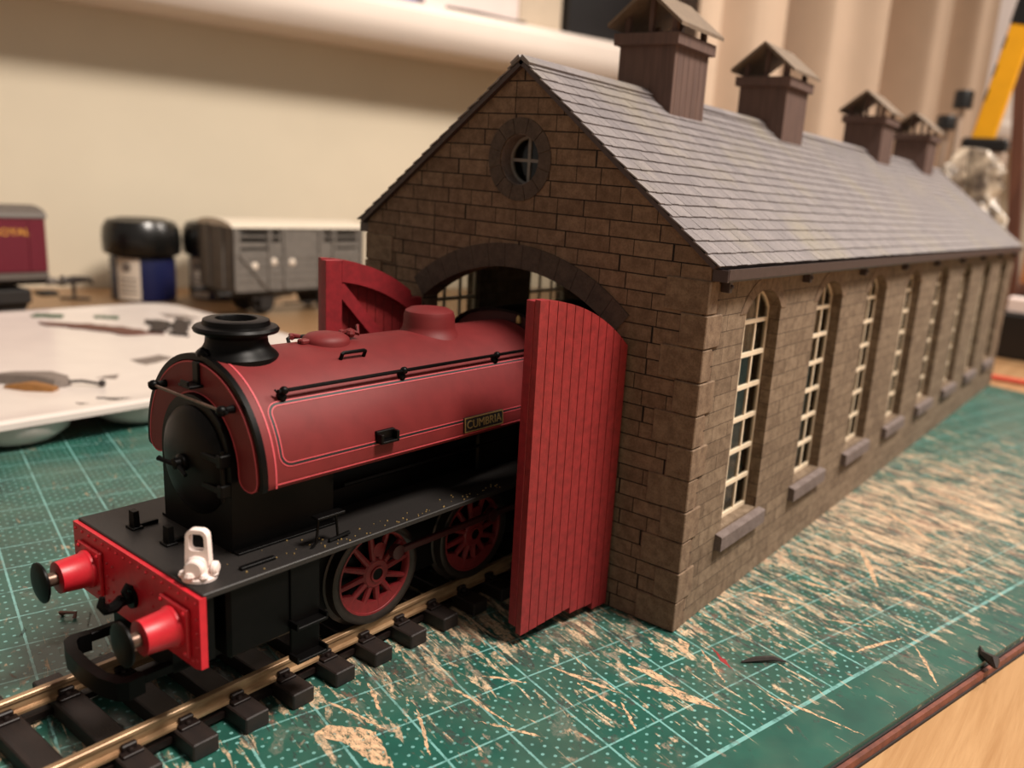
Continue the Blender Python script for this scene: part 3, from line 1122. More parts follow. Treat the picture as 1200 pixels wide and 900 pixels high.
wh = make_wheel()
k = 0
for q in (1, -1):
    for y in AX:
        rot = (math.radians(-8), 0, 0) if q > 0 else (0, 0, PI)
        if k == 0:
            wh.location = Vector((q * 8.75, y, 13.36)) * S
            wh.rotation_euler = rot
        else:
            copy_tree(wh, LO, (q * 8.75, y, 13.36), rot)
        k += 1
for q in (1, -1):
    r = MB()
    cy, cz = 2.6, 16.9
    xa, xb = sorted((q * 11.0, q * 11.9))
    r.box(xa, xb, AX[0] + cy, AX[2] + cy, cz - 0.55, cz + 0.55, 0.15)
    for y in AX:
        r.lathe([(1.2, min(xa, xb)), (1.2, max(xa, xb) + 0.15), (0.6, max(xa, xb) + 0.3)], (0, y + cy, cz), 'x', 16)
    r.build('coupling_rod', M['darkred'], LO)

# grit caught along the edge of the running plate
gr = MB()
rg = random.Random(5)
for i in range(70):
    y = rg.uniform(-52, -16) if i < 52 else rg.uniform(-66, -50)
    x = 16.2 - abs(rg.gauss(0, 1.6)) if i < 52 else rg.uniform(9, 16)
    gr.ball((x, y, 24.42), rg.uniform(0.07, 0.17), 5)
o = gr.build('grit', M['brass'], LO)
o['kind'] = 'stuff'
o['label'] = 'pale specks of grit'

# boiler, firebox and smokebox under the tank
m = MB().lathe([(8.3, -46), (8.3, 1)], (0, 0, 34.0), 'y', 36)
m.box(-8.2, 8.2, -14, 1.0, 24.3, 34, 0.4)
m.box(-5.2, 5.2, -46, -14, 24.3, 30)
m.build('boiler', M['black'], LO)
m = MB()
sec = [(-8.8, 24.3)] + [(8.9 * math.sin(math.radians(-90 + 180 * i / 24)), 35.6 + 9.2 * math.cos(math.radians(-90 + 180 * i / 24))) for i in range(25)] + [(8.8, 24.3)]
m.loft([[Vector((a, y, b)) for a, b in sec] for y in (-61.6, -45.5)])
for i in range(16):
    for q in (-1, 1):
        m.ball((q * 9.6, -60.5 + i * 0.95, 24.55), 0.2, 6)
m.box(-10.0, 10.0, -61.5, -45.6, 24.3, 24.7, 0.05)
sb = m.build('smokebox', M['black'], LO)
m = MB().lathe([(7.7, 0.3), (7.7, -0.2), (7.45, -0.5), (6.2, -1.0), (4.0, -1.45), (1.5, -1.65), (0.01, -1.7)], (0, -61.6, 35.6), 'y', 44)
sd = m.build('smokebox_door', M['black'], LO)
h = MB()
for z in (37.6, 33.4):
    h.box(0.0, 8.3, -62.95, -62.4, z - 0.42, z + 0.42, 0.12)
    h.box(7.6, 8.8, -63.0, -61.4, z - 0.9, z + 0.9, 0.15)
h.rod((8.3, -62.4, 32.0), (8.3, -62.4, 39.0), 0.3)
h.build('door_strap', M['black'], sd)
h = MB().lathe([(1.25, -63.2), (1.25, -63.7), (0.8, -63.9), (0.8, -64.6), (0.3, -64.8)], (0, 0, 35.6), 'y', 16)
h.tube([(0, -64.5, 35.6), (-1.9, -65.2, 35.9), (-2.5, -65.3, 36.0)], [0.34, 0.3, 0.4], 8)
h.tube([(0, -64.2, 35.6), (2.6, -64.4, 34.6)], [0.34, 0.28], 8)
h.build('door_handle', M['black'], sd)

# saddle tank
TR_, TZ = 14.5, 35.6
TF, TB = -60.2, 0.4


def tank_section(r, low=34.3):
    pts = [(-r + 0.9, low), (-r + 0.25, low + 0.2), (-r, low + 0.8)]
    pts += [(r * math.sin(math.radians(-90 + 180 * i / 48)), TZ + r * math.cos(math.radians(-90 + 180 * i / 48))) for i in range(49)]
    pts += [(r, low + 0.8), (r - 0.25, low + 0.2), (r - 0.9, low)]
    return pts


ro_ = tank_section(TR_)
ri_ = [(8.9, 34.3)] + [(8.9 * math.sin(math.radians(90 - 180 * i / 32)), TZ + 9.0 * math.cos(math.radians(90 - 180 * i / 32))) for i in range(33)] + [(-8.9, 34.3)]
m = MB().plate([ro_ + ri_], lambda u, v, t: Vector((u, t, v)), TF, TB)
tank = m.build('saddle_tank', M['locored'], LO, sharp=40)


def tank_pt(y, th, r=TR_):
    """th in degrees above the horizontal on the right side; below 0 follows the vertical skirt"""
    if th >= 0:
        a = math.radians(th)
        return Vector((r * math.cos(a), y, TZ + r * math.sin(a)))
    return Vector((r, y, TZ + math.radians(th) * r))


# black edging round the tank front and the red front sheet inside it
e_o, e_i = tank_section(TR_ + 0.22, 34.2), tank_section(TR_ - 0.6, 34.8)
MB().plate([e_o + e_i[::-1]], lambda u, v, t: Vector((u, t, v)), TF - 0.45, TF + 0.3).build('tank_edging', M['black'], tank, sharp=50)


def ring_band(ro, ri, low, n=40):
    """horseshoe outline with rounded feet"""
    a = [(ro * math.sin(math.radians(-90 + 180 * i / n)), TZ + ro * math.cos(math.radians(-90 + 180 * i / n))) for i in range(n + 1)]
    b = [(ri * math.sin(math.radians(90 - 180 * i / n)), TZ + ri * math.cos(math.radians(90 - 180 * i / n))) for i in range(n + 1)]
    foot = []
    mid = (ro + ri) / 2
    hw_ = (ro - ri) / 2
    for i in range(1, 8):
        t = PI * i / 8
        foot.append((mid + hw_ * math.cos(t), low - hw_ * 0.75 * math.sin(t)))
    left = [(-p[0], p[1]) for p in reversed(foot)]
    return a + foot + b + left


MB().plate([ring_band(13.72, 9.3, 35.4)], lambda u, v, t: Vector((u, t, v)), TF - 0.62, TF - 0.05).build('tank_front_sheet', M['locored'], tank, sharp=50)
lo_, li_ = ring_band(13.72, 9.3, 35.4), ring_band(13.5, 9.52, 35.4)
MB().plate([lo_, li_], lambda u, v, t: Vector((u, t, v)), TF - 0.66, TF - 0.60).build('front_lining', M['lining'], tank)

# lining on the tank side: an outer pink line, a black band and a pink inner line with rounded corners
T0, T1 = 6.0, 42.0


def panel_path(y0, y1, t0, t1, rc, n=7):
    """closed loop in (y, arc mm); t in degrees"""
    a0, a1 = math.radians(t0) * TR_, math.radians(t1) * TR_
    return rrect(y0, y1, a0, a1, rc, n)


def band(loop_o, loop_i, r, name, mat):
    mm = MB()
    f = lambda p: tank_pt(p[0], math.degrees(p[1] / TR_), r)
    # subdivide long upright edges so the band follows the curve
    def dens(lp):
        out = []
        for i in range(len(lp)):
            a, b = lp[i], lp[(i + 1) % len(lp)]
            k_ = 8
            for j in range(k_):
                out.append((a[0] + (b[0] - a[0]) * j / k_, a[1] + (b[1] - a[1]) * j / k_))
        return out
    A, B = dens(loop_o), dens(loop_i)
    A.append(A[0])
    B.append(B[0])
    for q in (1, -1):
        mm.quadstrip([Vector((f(p).x * q, f(p).y, f(p).z)) for p in A], [Vector((f(p).x * q, f(p).y, f(p).z)) for p in B])
    return mm.build(name, mat, tank)


PY0, PY1 = -58.0, -1.8
P_ = lambda g: panel_path(PY0 + g, PY1 - g, T0 + g * 3.95, T1 - g * 3.95, max(0.6, 1.9 - g))
band(P_(0), P_(0.15), TR_ + 0.05, 'outer_lining', M['lining'])
band(P_(0.15), P_(0.52), TR_ + 0.04, 'black_lining', M['liningblack'])
band(P_(0.52), P_(0.68), TR_ + 0.05, 'inner_lining', M['lining'])
# edge lines: round the front of the wrapper and along the foot of the tank
for q in (1, -1):
    pass
mm = MB()
ths = [-4 + 188 * i / 60 for i in range(61)]


def around(y, th, r):
    if th <= 90:
        return tank_pt(y, th, r)
    p = tank_pt(y, 180 - th, r)
    return Vector((-p.x, p.y, p.z))


mm.quadstrip([around(-58.75, t, TR_ + 0.05) for t in ths], [around(-58.5, t, TR_ + 0.05) for t in ths])
for q in (1, -1):
    mm.quadstrip([Vector((q * (TR_ + 0.05), y, 35.0)) for y in (-58.6, 0.2)], [Vector((q * (TR_ + 0.05), y, 35.22)) for y in (-58.6, 0.2)])
mm.build('edge_lining', M['lining'], tank)

# chimney
MB().lathe([(5.5, -2.6), (5.5, 0.0), (5.15, 0.45), (4.5, 1.0), (4.15, 1.7), (4.05, 2.6), (4.35, 3.1), (5.5, 3.35), (5.65, 3.75), (5.4, 4.1), (4.45, 4.35), (4.3, 5.0), (3.9, 5.15), (2.75, 5.15), (2.6, 4.9), (2.5, 2.0), (0.01, 2.0)],
           (0, -55.0, 49.75), 'z', 40).build('chimney', M['black'], LO)
# dome
MB().lathe([(6.0, -1.6), (5.0, -0.3), (4.62, 0.25), (4.45, 0.9), (4.4, 2.6), (4.15, 3.3), (3.4, 3.75), (2.0, 3.95), (0.01, 4.0)], (0, -19.0, 50.0), 'z', 40).build('dome', M['locored'], LO)
# tank filler: lumpy lid with hinge and clamp
m = MB().lathe([(3.5, -0.9), (3.5, 0.2), (3.3, 0.7), (2.6, 1.2), (1.2, 1.5), (0.01, 1.55)], (0, -40.3, 50.05), 'z', 26, 1.0, 1.05)
m.box(-0.7, 0.7, -45.0, -42.6, 50.0, 50.8, 0.2)
m.tube([(-1.0, -36.9, 50.6), (0.4, -36.0, 51.4), (1.2, -35.2, 51.0), (0.4, -34.7, 52.2)], [0.5, 0.45, 0.4, 0.3], 7)
m.ball((0.8, -36.3, 51.0), 0.7, 8)
m.ball((-0.9, -36.7, 50.9), 0.6, 8)
m.tube([(-2.9, -43.0, 50.6), (-3.1, -44.4, 50.9), (-1.4, -45.3, 50.8)], 0.35, 7)
m.build('tank_filler', M['locored'], LO)

# handrails with their knobs
for q in (1, -1):
    h = MB()
    th = 45
    rr = TR_ + 1.25
    p0, p1 = tank_pt(-55.6, th, rr), tank_pt(2.0, th, rr)
    h.rod((q * p0.x, p0.y - 0.4, p0.z), (q * p1.x, p1.y, p1.z), 0.29, None, 8)
    hr = h.build('handrail', M['black'], LO)
    for y in (-55.1, -34.3, -13.3):
        kb = MB()
        a, b = tank_pt(y, th, TR_ - 0.2), tank_pt(y, th, rr)
        kb.rod((q * a.x, a.y, a.z), (q * b.x, b.y, b.z), 0.62, 0.34, 10)
        kb.ball((q * b.x, b.y, b.z), 0.62, 12)
        aa = tank_pt(y, th - 1.5, TR_ + 0.2)
        kb.ball((q * aa.x, aa.y, aa.z), 0.66, 10)
        if y < -50:
            kb.tube([(q * b.x, b.y, b.z), (q * (b.x - 0.3), b.y - 0.8, b.z - 0.2), (q * (b.x - 0.5), b.y - 1.1, b.z + 0.2)], [0.3, 0.22, 0.12], 7)
        kb.build('handrail_knob', M['black'], hr)
# front handrail across the tank face
h = MB()
fz = 44.6
h.rod((-8.6, TF - 2.3, fz), (8.6, TF - 2.3, fz), 0.22, None, 8)
fh = h.build('front_handrail', M['steel'], LO)
for q in (-1, 1):
    kb = MB()
    kb.rod((q * 8.6, TF - 2.3, fz), (q * 8.6, TF - 0.3, fz), 0.42, 0.6, 10)
    kb.ball((q * 8.6, TF - 2.3, fz), 0.75, 12)
    kb.ball((q * 9.7, TF - 2.3, fz), 0.3, 8)
    kb.build('handrail_knob', M['black'], fh)
# lamp bracket on the tank face
m = MB().box(-0.7, 0.7, TF - 1.0, TF - 0.3, 46.0, 49.4, 0.1)
m.box(-1.5, 1.5, TF - 2.6, TF - 0.6, 46.0, 46.4, 0.08)
m.box(-0.9, 0.9, TF - 2.6, TF - 2.3, 46.3, 47.0, 0.05)
m.build('lamp_bracket', M['black'], LO)
m = MB()
m.lathe([(1.0, 0), (1.0, 0.4), (0.6, 0.9), (0.2, 1.0)], (0, TF + 0.4, 50.0), 'z', 12)
m.tube([(-1.2, TF + 0.4, 50.3), (0, TF + 0.2, 51.0), (1.2, TF + 0.4, 50.3)], 0.3, 7)
m.build('lifting_eye', M['black'], LO)
# grab handles on the tank top
for q in (1, -1):
    a, b = tank_pt(-42.4, 64, TR_), tank_pt(-38.2, 64, TR_)
    a2, b2 = tank_pt(-42.4, 64, TR_ + 0.95), tank_pt(-38.2, 64, TR_ + 0.95)
    MB().tube([(q * a.x, a.y, a.z), (q * a2.x, a2.y, a2.z), (q * (a2.x), a2.y + 0.3, a2.z + 0.15), (q * b2.x, b2.y - 0.3, b2.z + 0.15), (q * b2.x, b2.y, b2.z), (q * b.x, b.y, b.z)], 0.3, 8).build('grab_handle', M['black'], LO)
    # foot step on the tank flank
    p = tank_pt(-40.6, 10, TR_)
    fs_ = MB()
    xa, xb = sorted((q * (p.x - 0.3), q * (p.x + 1.4)))
    fs_.box(xa, xb, -42.2, -38.8, 37.4, 37.8, 0.1)
    fs_.box(xa, xb, -42.2, -41.7, 37.5, 38.9, 0.1)
    fs_.box(xa, xb, -39.3, -38.8, 37.5, 39.1, 0.1)
    fs_.box(*sorted((q * (p.x - 0.3), q * (p.x + 0.35))), -42.2, -38.8, 37.4, 39.2, 0.1)
    fs_.build('tank_step', M['black'], LO)
# name plate
p = tank_pt(-19.7, 4.4, TR_)
a = math.radians(4.4)
# local axes: text x -> +y along the tank, text y -> up the flank, text z -> out
NP = Matrix.Translation(p) @ Matrix(((0, -math.sin(a), math.cos(a)), (1, 0, 0), (0, math.cos(a), math.sin(a)))).to_4x4()
npb = MB().box(-4.6, 4.6, -1.25, 1.25, -0.2, 0.35, 0.08, mtx=NP).build('name_plate', M['liningblack'], LO)
bz = MB()
bz.plate([rrect(-4.6, 4.6, -1.25, 1.25, 0.1, 2), rrect(-4.42, 4.42, -1.07, 1.07, 0.1, 2)], lambda u, v, t: NP @ Vector((u, v, t)), 0.3, 0.42)
bz.build('plate_border', M['brass'], npb)
text_mesh('CUMBRIA', 1.95, 0.06, NP @ Matrix.Translation((0, -0.05, 0.38)), 'plate_lettering', M['brass'], npb)
# small fittings on the running plate
for x, y in ((-8.0, -66.4), (0.2, -65.8)):
    m = MB().box(x - 1.0, x + 1.0, y - 0.8, y + 0.8, 24.3, 24.7, 0.08)
    m.loft([[Vector((x + a_, y + b_, z)) for a_, b_ in ((-s_, -0.4), (s_, -0.4), (s_, 0.4), (-s_, 0.4))] for z, s_ in ((24.6, 0.8), (27.0, 0.62))])
    m.box(x - 0.35, x + 0.35, y + 0.5, y + 3.2, 24.3, 24.85, 0.08)
    m.build('lamp_iron', M['black'], LO)
m = MB().box(13.4, 14.2, -63.6, -58.6, 24.3, 24.8, 0.08)
m.build('plate_strip', M['black'], LO)
for q in (1, -1):
    m = MB()
    X = q * 14.6
    m.tube([(X, -53.5, 24.3), (X, -52.6, 25.0), (X, -52.2, 28.8)], 0.2, 6)
    m.tube([(X, -49.0, 24.6), (X, -49.4, 28.8)], 0.2, 6)
    m.box(*sorted((X - q * 0.4, X + q * 1.2)), -53.2, -48.6, 28.7, 29.1, 0.08)
    m.tube([(X, -50.5, 24.6), (X, -47.0, 24.9)], 0.3, 6)
    m.build('plate_step', M['black'], LO)
m = MB()
for q in (1, -1):
    m = MB().rod((q * 10.6, -45, 30.6), (q * 10.6, -8, 30.6), 0.3, None, 8)
    m.build('injector_pipe', M['black'], LO)
# cab inside the shed
m = MB()
cs = [(-13.6, 24.3), (13.6, 24.3), (13.6, 46.0)] + [(13.6 * math.cos(PI * i / 16), 46.0 + 5.6 * math.sin(PI * i / 16)) for i in range(1, 16)] + [(-13.6, 46.0)]


def rwin_(cx, cz, wd, hh):
    return rrect(cx - wd, cx + wd, cz - hh, cz + hh, 0.8, 3)


m.plate([cs, rwin_(-8.2, 45.4, 2.6, 2.2), rwin_(8.2, 45.4, 2.6, 2.2)], lambda u, v, t: Vector((u, t, v)), 1.2, 2.0)
for q in (1, -1):
    m.box(*sorted((q * 13.6, q * 14.2)), 1.2, 10, 24.3, 46.0, 0.1)
    m.box(*sorted((q * 13.6, q * 14.2)), 17, 26, 24.3, 46.0, 0.1)
    m.box(*sorted((q * 13.6, q * 14.2)), 10, 17, 24.3, 36.0, 0.1)
m.plate([cs], lambda u, v, t: Vector((u, t, v)), 25.4, 26.0)
m.box(-14.2, 14.2, 26, 44, 24.3, 40, 0.3)
cab = m.build('cab', M['darkred'], LO)
m = MB()
arc_o = [(14.8 * math.cos(PI * i / 20), 45.6 + 6.6 * math.sin(PI * i / 20)) for i in range(21)]
arc_i = [(14.2 * math.cos(PI * i / 20), 45.6 + 6.1 * math.sin(PI * i / 20)) for i in range(21)]
m.plate([arc_o + arc_i[::-1]], lambda u, v, t: Vector((u, t, v)), 0.6, 27)
m.build('cab_roof', M['black'], cab)
m = MB()
for q in (1, -1):
    o_, i_ = rwin_(q * 8.2, 45.4, 2.9, 2.5), rwin_(q * 8.2, 45.4, 2.4, 2.0)
    m.plate([o_, i_], lambda u, v, t: Vector((u, t, v)), 0.9, 1.3)
m.build('spectacle_frame', M['black'], cab)
m = MB().lathe([(0.55, 0), (0.55, 0.8), (0.3, 1.3), (0.3, 1.7), (0.1, 1.8)], (3.4, 0.9, 50.0), 'z', 12)
m.build('whistle', M['brass'], LO)

# ------------------------------------------------------------------ white lamp standing on the plate
LP = empty('oil_lamp', (LX + 12.3 - 1.14, -68.4, 24.42), -TH + 0.62, 'unpainted white model lamp with a looped handle, standing on the black running plate', 'lamp')
m = MB()
LP.scale = (0.78, 0.78, 0.8)
pts_o = rrect(-1.9, 1.9, 1.6, 8.4, 1.2, 5)
pts_i = rrect(-1.3, 1.3, 4.9, 7.75, 0.7, 4)
m.plate([pts_o, pts_i], lambda u, v, t: Vector((u * (1.0 + 0.10 * (4 - v) / 4), t, v)), -0.7, 0.7)
m.build('handle', M['white'], LP)
m = MB()
m.lathe([(2.7, 0.0), (2.75, 0.5), (2.3, 0.9), (1.9, 1.5), (1.75, 3.2), (1.5, 3.7), (0.9, 4.1), (0.01, 4.15)], (0, 0, 0), 'z', 22, 1.0, 0.85)
for i in range(7):
    a = 2 * PI * i / 7
    m.ball((2.35 * math.cos(a), 1.9 * math.sin(a), 0.95 + 0.25 * (i % 2)), 0.75 + 0.12 * (i % 3), 8, (1, 1, 0.8))
m.build('body', M['white'], LP)
m = MB().lathe([(1.5, -0.4), (1.5, -2.0), (1.25, -2.2), (0.01, -2.2)], (0.0, 0, 2.3), 'y', 18)
m.lathe([(1.1, 0.2), (1.1, 0.7), (0.8, 1.0), (0.01, 1.1)], (2.0, 0.2, 1.9), 'x', 14)
m.build('lens_housing', M['white'], LP)

# ------------------------------------------------------------------ paint tray
TY = empty('paint_tray', (0, 0, 0), 0, 'shallow white plastic paint tray daubed with dried paint, lying across the mat corner', 'paint tray')
TZ1 = 9.0
tr_o = rrect(-282, -125, -132, 82, 16, 8)
tr_i = rrect(-278, -129, -128, 78, 13, 8)
m = MB()
fl = lambda pts, z: [Vector((p[0], p[1], z)) for p in pts]
m.loft([fl(rrect(-280, -127, -130, 80, 15, 8), TZ1 - 2.6), fl(tr_o, TZ1 - 2.0), fl(tr_o, TZ1 - 0.5), fl(rrect(-281, -126, -131, 81, 15, 8), TZ1), fl(tr_i, TZ1 - 0.3), fl(rrect(-270, -137, -120, 70, 12, 8), TZ1 - 0.9)])
wells = []
for yy in (-104, -69, -34.5, -6.2 + 4, 33, 60):
    m.lathe([(13.5, 6.6), (12.6, 3.6), (9.5, 1.1), (5.0, 0.12), (0.01, 0.1)], (-138.5, yy, 0), 'z', 26, 0.96, 1.0)
for yy in (-100, -50, 0, 50):
    m.lathe([(13, 6.6), (12, 2.5), (9, -1.8), (5, -2.92), (0.01, -2.94)], (-258, yy, 0), 'z', 22, 0.9, 1.0)
m.build('tray_body', M['tray'], TY)


def patch(pts, mat, z=TZ1 - 0.62, h=0.5, seed=0):
    r = random.Random(seed)
    out = []
    n = len(pts)
    for i in range(n):
        a, b = Vector(pts[i]), Vector(pts[(i + 1) % n])
        for j in range(5):
            p = a.lerp(b, j / 5)
            nrm = Vector((b.y - a.y, a.x - b.x))
            nrm = nrm.normalized() if nrm.length else nrm
            out.append(p + nrm * r.uniform(-0.06, 0.10) * (b - a).length)
    mm = MB()
    mm.plate([[(p.x, p.y) for p in out]], lambda u, v, t: Vector((u, v, t)), z, z + h)
    return mm.build('dried_paint', mat, TY)


TZT = TZ1 - 1.0
patch([(-256, 19), (-249, 26), (-241, 34), (-226, 41), (-213, 45), (-217, 33), (-228, 30), (-240, 24), (-250, 18)], M['flakebrown'], TZT, 0.7, 1)
patch([(-240, 52), (-232, 58), (-222, 52), (-213, 44), (-217, 42), (-228, 48)], M['flakedark'], TZT, 1.4, 2)
patch([(-240, 64), (-232, 66), (-214, 55), (-204, 50), (-210, 46), (-228, 56)], M['flakedark'], TZT, 0.9, 3)
patch([(-168, 15), (-172, 26), (-180, 26), (-178, 16)], M['flakegrey'], TZT, 0.25, 4)
patch([(-138, -14), (-132, -7), (-126, -5), (-129, -11)], M['flakedark'], TZT, 0.5, 5)
patch([(-136, -20), (-130, -16), (-132, -21)], M['flakedark'], TZT, 0.4, 6)
patch([(-160, -4), (-156, 0), (-161, 3)], M['flakegrey'], TZT, 0.25, 7)
patch([(-276, 26), (-268, 33), (-262, 30), (-270, 22)], M['flakegreen'], TZT, 0.5, 8)
patch([(-262, 42), (-256, 49), (-250, 46), (-257, 40)], M['flakegreen'], TZT, 0.4, 9)
patch([(-255, 66), (-240, 76), (-232, 74), (-246, 64)], M['flakegrey'], TZT, 0.35, 10)
patch([(-127, -2), (-124, 6), (-129, 9), (-132, 2)], M['flakedark'], TZT, 0.3, 11)
# offcut lying on the tray
OC = empty('plastic_offcut', (-164, -20, TZ1 - 0.85), 0.6, 'grey plastic offcut with a thin dark wire and ochre end, lying on the white tray', 'plastic offcut')
m = MB()
m.loft([[Vector((x, y * w_, z)) for y, z in ((-1, 0), (1, 0), (0.7, h), (-0.7, h))] for x, w_, h in ((-14, 2.0, 1.2), (-6, 3.0, 2.6), (4, 4.6, 3.2), (9, 4.0, 2.4), (11, 1.2, 1.0))])
m.build('grey_strip', M['flakegrey'], OC)
m = MB()
m.loft([[Vector((x, y * w_ - 6, z)) for y, z in ((-1, 0), (1, 0), (0.6, h), (-0.6, h))] for x, w_, h in ((-3, 1.2, 0.6), (4, 2.6, 2.0), (11, 1.6, 1.2))])
m.build('ochre_end', M['flakeochre'], OC)
MB().tube([(9, 0.5, 1.0), (14, 1.5, 1.4), (19, 1.8, 0.9)], 0.45, 7).ball((19.6, 1.8, 1.1), 1.1, 8).build('wire', M['flakedark'], OC)

# ------------------------------------------------------------------ rolling stock and pots along the back of the desk
DZ = -2.98


def pair_wheels(y, X0, X1, z0, r, parent, mat):
    mm = MB()
    for x in (X0, X1):
        s_ = 1 if x == X1 else -1
        mm.lathe([(r + 0.8, -s_ * 1.2), (r + 0.8, -s_ * 0.6), (r, -s_ * 0.3), (r, s_ * 1.0), (r * 0.7, s_ * 0.8), (r * 0.3, s_ * 1.2), (0.01, s_ * 1.3)], (x, y, z0 + r), 'x', 22)
    mm.rod((X0, y, z0 + r), (X1, y, z0 + r), 1.0)
    return mm.build('wheelset', mat, parent)


WG = empty('cattle_wagon', (-298, 158, DZ), 0, 'grey slatted model cattle wagon standing on the desk behind the left shed door', 'model wagon')
wl_, wh_ = 40.0, 15.0
m = MB()
# planked body with slots along the top, built as sides and ends
for q in (1, -1):
    xo, xi = q * wh_, q * (wh_ - 1.2)
    side_holes = []
    for (a, b) in ((-36, -21), (-18.5, -13.5), (13.5, 18.5), (21, 36)):
        for zz in (38.6, 42.2):
            side_holes.append([(a, zz), (b, zz), (b, zz + 2.4), (a, zz + 2.4)])
    for (a, b) in ((-36, -21), (21, 36)):
        side_holes.append([(a, 34.6), (b, 34.6), (b, 36.0), (a, 36.0)])
    m.plate([[(-wl_, 14.5), (wl_, 14.5), (wl_, 46), (-wl_, 46)]] + side_holes, lambda u, v, t: Vector((t, u, v)), *sorted((xo, xi)))
    for y in (-39.2, -20, -11.0, 11.0, 20, 39.2):
        m.box(*sorted((xo - q * 0.1, xo + q * 0.9)), y - 0.8, y + 0.8, 14.5, 46)
    for z in (18.5, 22.2, 25.9, 29.6, 33.3, 37.2):
        m.box(*sorted((xo - q * 0.1, xo + q * 0.3)), -wl_, wl_, z + 0.3, z + 3.4) if z < 30 else None
    for (ya, za, yb, zb_) in ((-37, 33, -22, 16), (37, 33, 22, 16)):
        dv = Vector((yb - ya, zb_ - za)).normalized() * 0.8
        m.plate([[(ya - dv.y, za + dv.x), (ya + dv.y, za - dv.x), (yb + dv.y, zb_ - dv.x), (yb - dv.y, zb_ + dv.x)]], lambda u, v, t: Vector((t, u, v)), *sorted((xo - q * 0.1, xo + q * 1.0)))
for q in (1, -1):
    m.box(-wh_, wh_, *sorted((q * wl_, q * (wl_ - 1.2))), 14.5, 46)
    for x in (-6, 6):
        m.box(x - 0.9, x + 0.9, *sorted((q * wl_, q * (wl_ + 1.0))), 14.5, 47)
m.box(-wh_, wh_, -wl_, wl_, 13.5, 14.6)
m.build('wagon_body', M['wagongrey'], WG)
m = MB()
prof_ = [(wh_ + 0.9, 46.0)] + [((wh_ + 0.9) * math.cos(PI * i / 12), 46.0 + 3.6 * math.sin(PI * i / 12)) for i in range(1, 12)] + [(-wh_ - 0.9, 46.0)]
m.loft([[Vector((a, y, b)) for a, b in prof_] for y in (-wl_ - 1, wl_ + 1)])
m.build('roof', M['wagonroof'], WG)
m = MB().box(-12, 12, -wl_, wl_, 10.6, 13.6)
for y in (-20, 20):
    for q in (1, -1):
        m.box(*sorted((q * 10.6, q * 12.2)), y - 3.5, y + 3.5, 3.4, 11)
        m.box(*sorted((q * 10.8, q * 12.0)), y - 8, y + 8, 8.6, 10.2)
m.box(-12.4, -11.8, -10, 12, 5.0, 6.0)
m.box(11.8, 12.4, -10, 12, 5.0, 6.0)
m.build('underframe', M['wagondark'], WG)
for y in (-20, 20):
    pair_wheels(y, -8.6, 8.6, 0.85, 6.4, WG, M['wagondark'])
for q in (1, -1):
    for x in (-11.35, 11.35):
        MB().lathe([(1.5, 0), (1.2, q * 4.0), (0.8, q * 4.0), (0.8, q * 6.2), (2.4, q * 6.4), (2.4, q * 7.0)], (x, q * wl_, 12.2), 'y', 16).build('buffer', M['wagondark'], WG)
# bright scraps of weathering showing on the side
for y, z in ((-28.5, 26.5), (-17.5, 28.5), (-6.5, 28.0)):
    MB().lathe([(2.0, 0), (1.5, 0.35), (0.01, 0.5)], (wh_ + 0.3, y, z), 'x', 10).build('white_patch', M['potwhite'], WG)

VN = empty('mail_van', (-344.5, -6, DZ), 0, 'maroon model mail van with yellow lettering and grey roof, behind the paint tray', 'model van')
vl, vw = 60.0, 14.5
m = MB().box(-vw, vw, -vl, vl, 20.5, 46.5, 0.6)
for y in (-45, -15, 15, 45):
    m.box(vw - 0.1, vw + 0.35, y - 8, y - 7.6, 21, 46)
    m.box(vw - 0.1, vw + 0.35, y + 7.6, y + 8, 21, 46)
m.build('van_body', M['maroon'], VN)
m = MB()
prof_ = [(vw + 0.5, 45.5)] + [((vw + 0.5) * math.cos(PI * i / 14), 45.9 + 4.6 * math.sin(PI * i / 14)) for i in range(0, 15)] + [(-vw - 0.5, 45.5)]
m.loft([[Vector((a, y, b)) for a, b in prof_] for y in (-vl - 0.6, vl + 0.6)])
m.build('roof', M['vanroof'], VN)
m = MB().box(-vw + 0.5, vw - 0.5, -vl, vl, 17.4, 20.6, 0.3)
m.box(vw - 0.7, vw + 0.1, -vl, vl, 17.6, 20.0)
m.build('sole_bar', M['vanroof'], VN)
m = MB().box(-10, 10, -vl, vl, 14.5, 17.5)
for y in (-38, 38):
    m.box(-12, 12, y - 15, y + 15, 6.0, 12.5, 0.5)
m.box(-10, 10, -16, 16, 7, 15)
m.build('underframe', M['wagondark'], VN)
for y in (-46, -30, 30, 46):
    pair_wheels(y, -8.6, 8.6, 0.85, 6.4, VN, M['wagondark'])
for q in (1, -1):
    for x in (-11.0, 11.0):
        MB().lathe([(1.9, 0), (1.6, q * 4.0), (0.9, q * 4.0), (0.9, q * 6.4), (2.6, q * 6.6), (2.6, q * 7.3)], (x, q * vl, 15.8), 'y', 16).build('buffer', M['vanroof'], VN)
MB().box(-4, 4, vl, vl + 8, 7.5, 9.5, 0.5).build('coupling', M['wagondark'], VN)
VT = Matrix.Translation((vw + 0.05, 46.0, 39.0)) @ Matrix(((0, 0, 1), (1, 0, 0), (0, 1, 0))).to_4x4()
text_mesh('ROYAL', 4.6, 0.12, VT, 'lettering', M['yellow'], VN)
VT = Matrix.Translation((vw + 0.05, 33.5, 39.4)) @ Matrix(((0, 0, 1), (1, 0, 0), (0, 1, 0))).to_4x4()
text_mesh('N', 4.6, 0.12, VT, 'lettering', M['yellow'], VN)


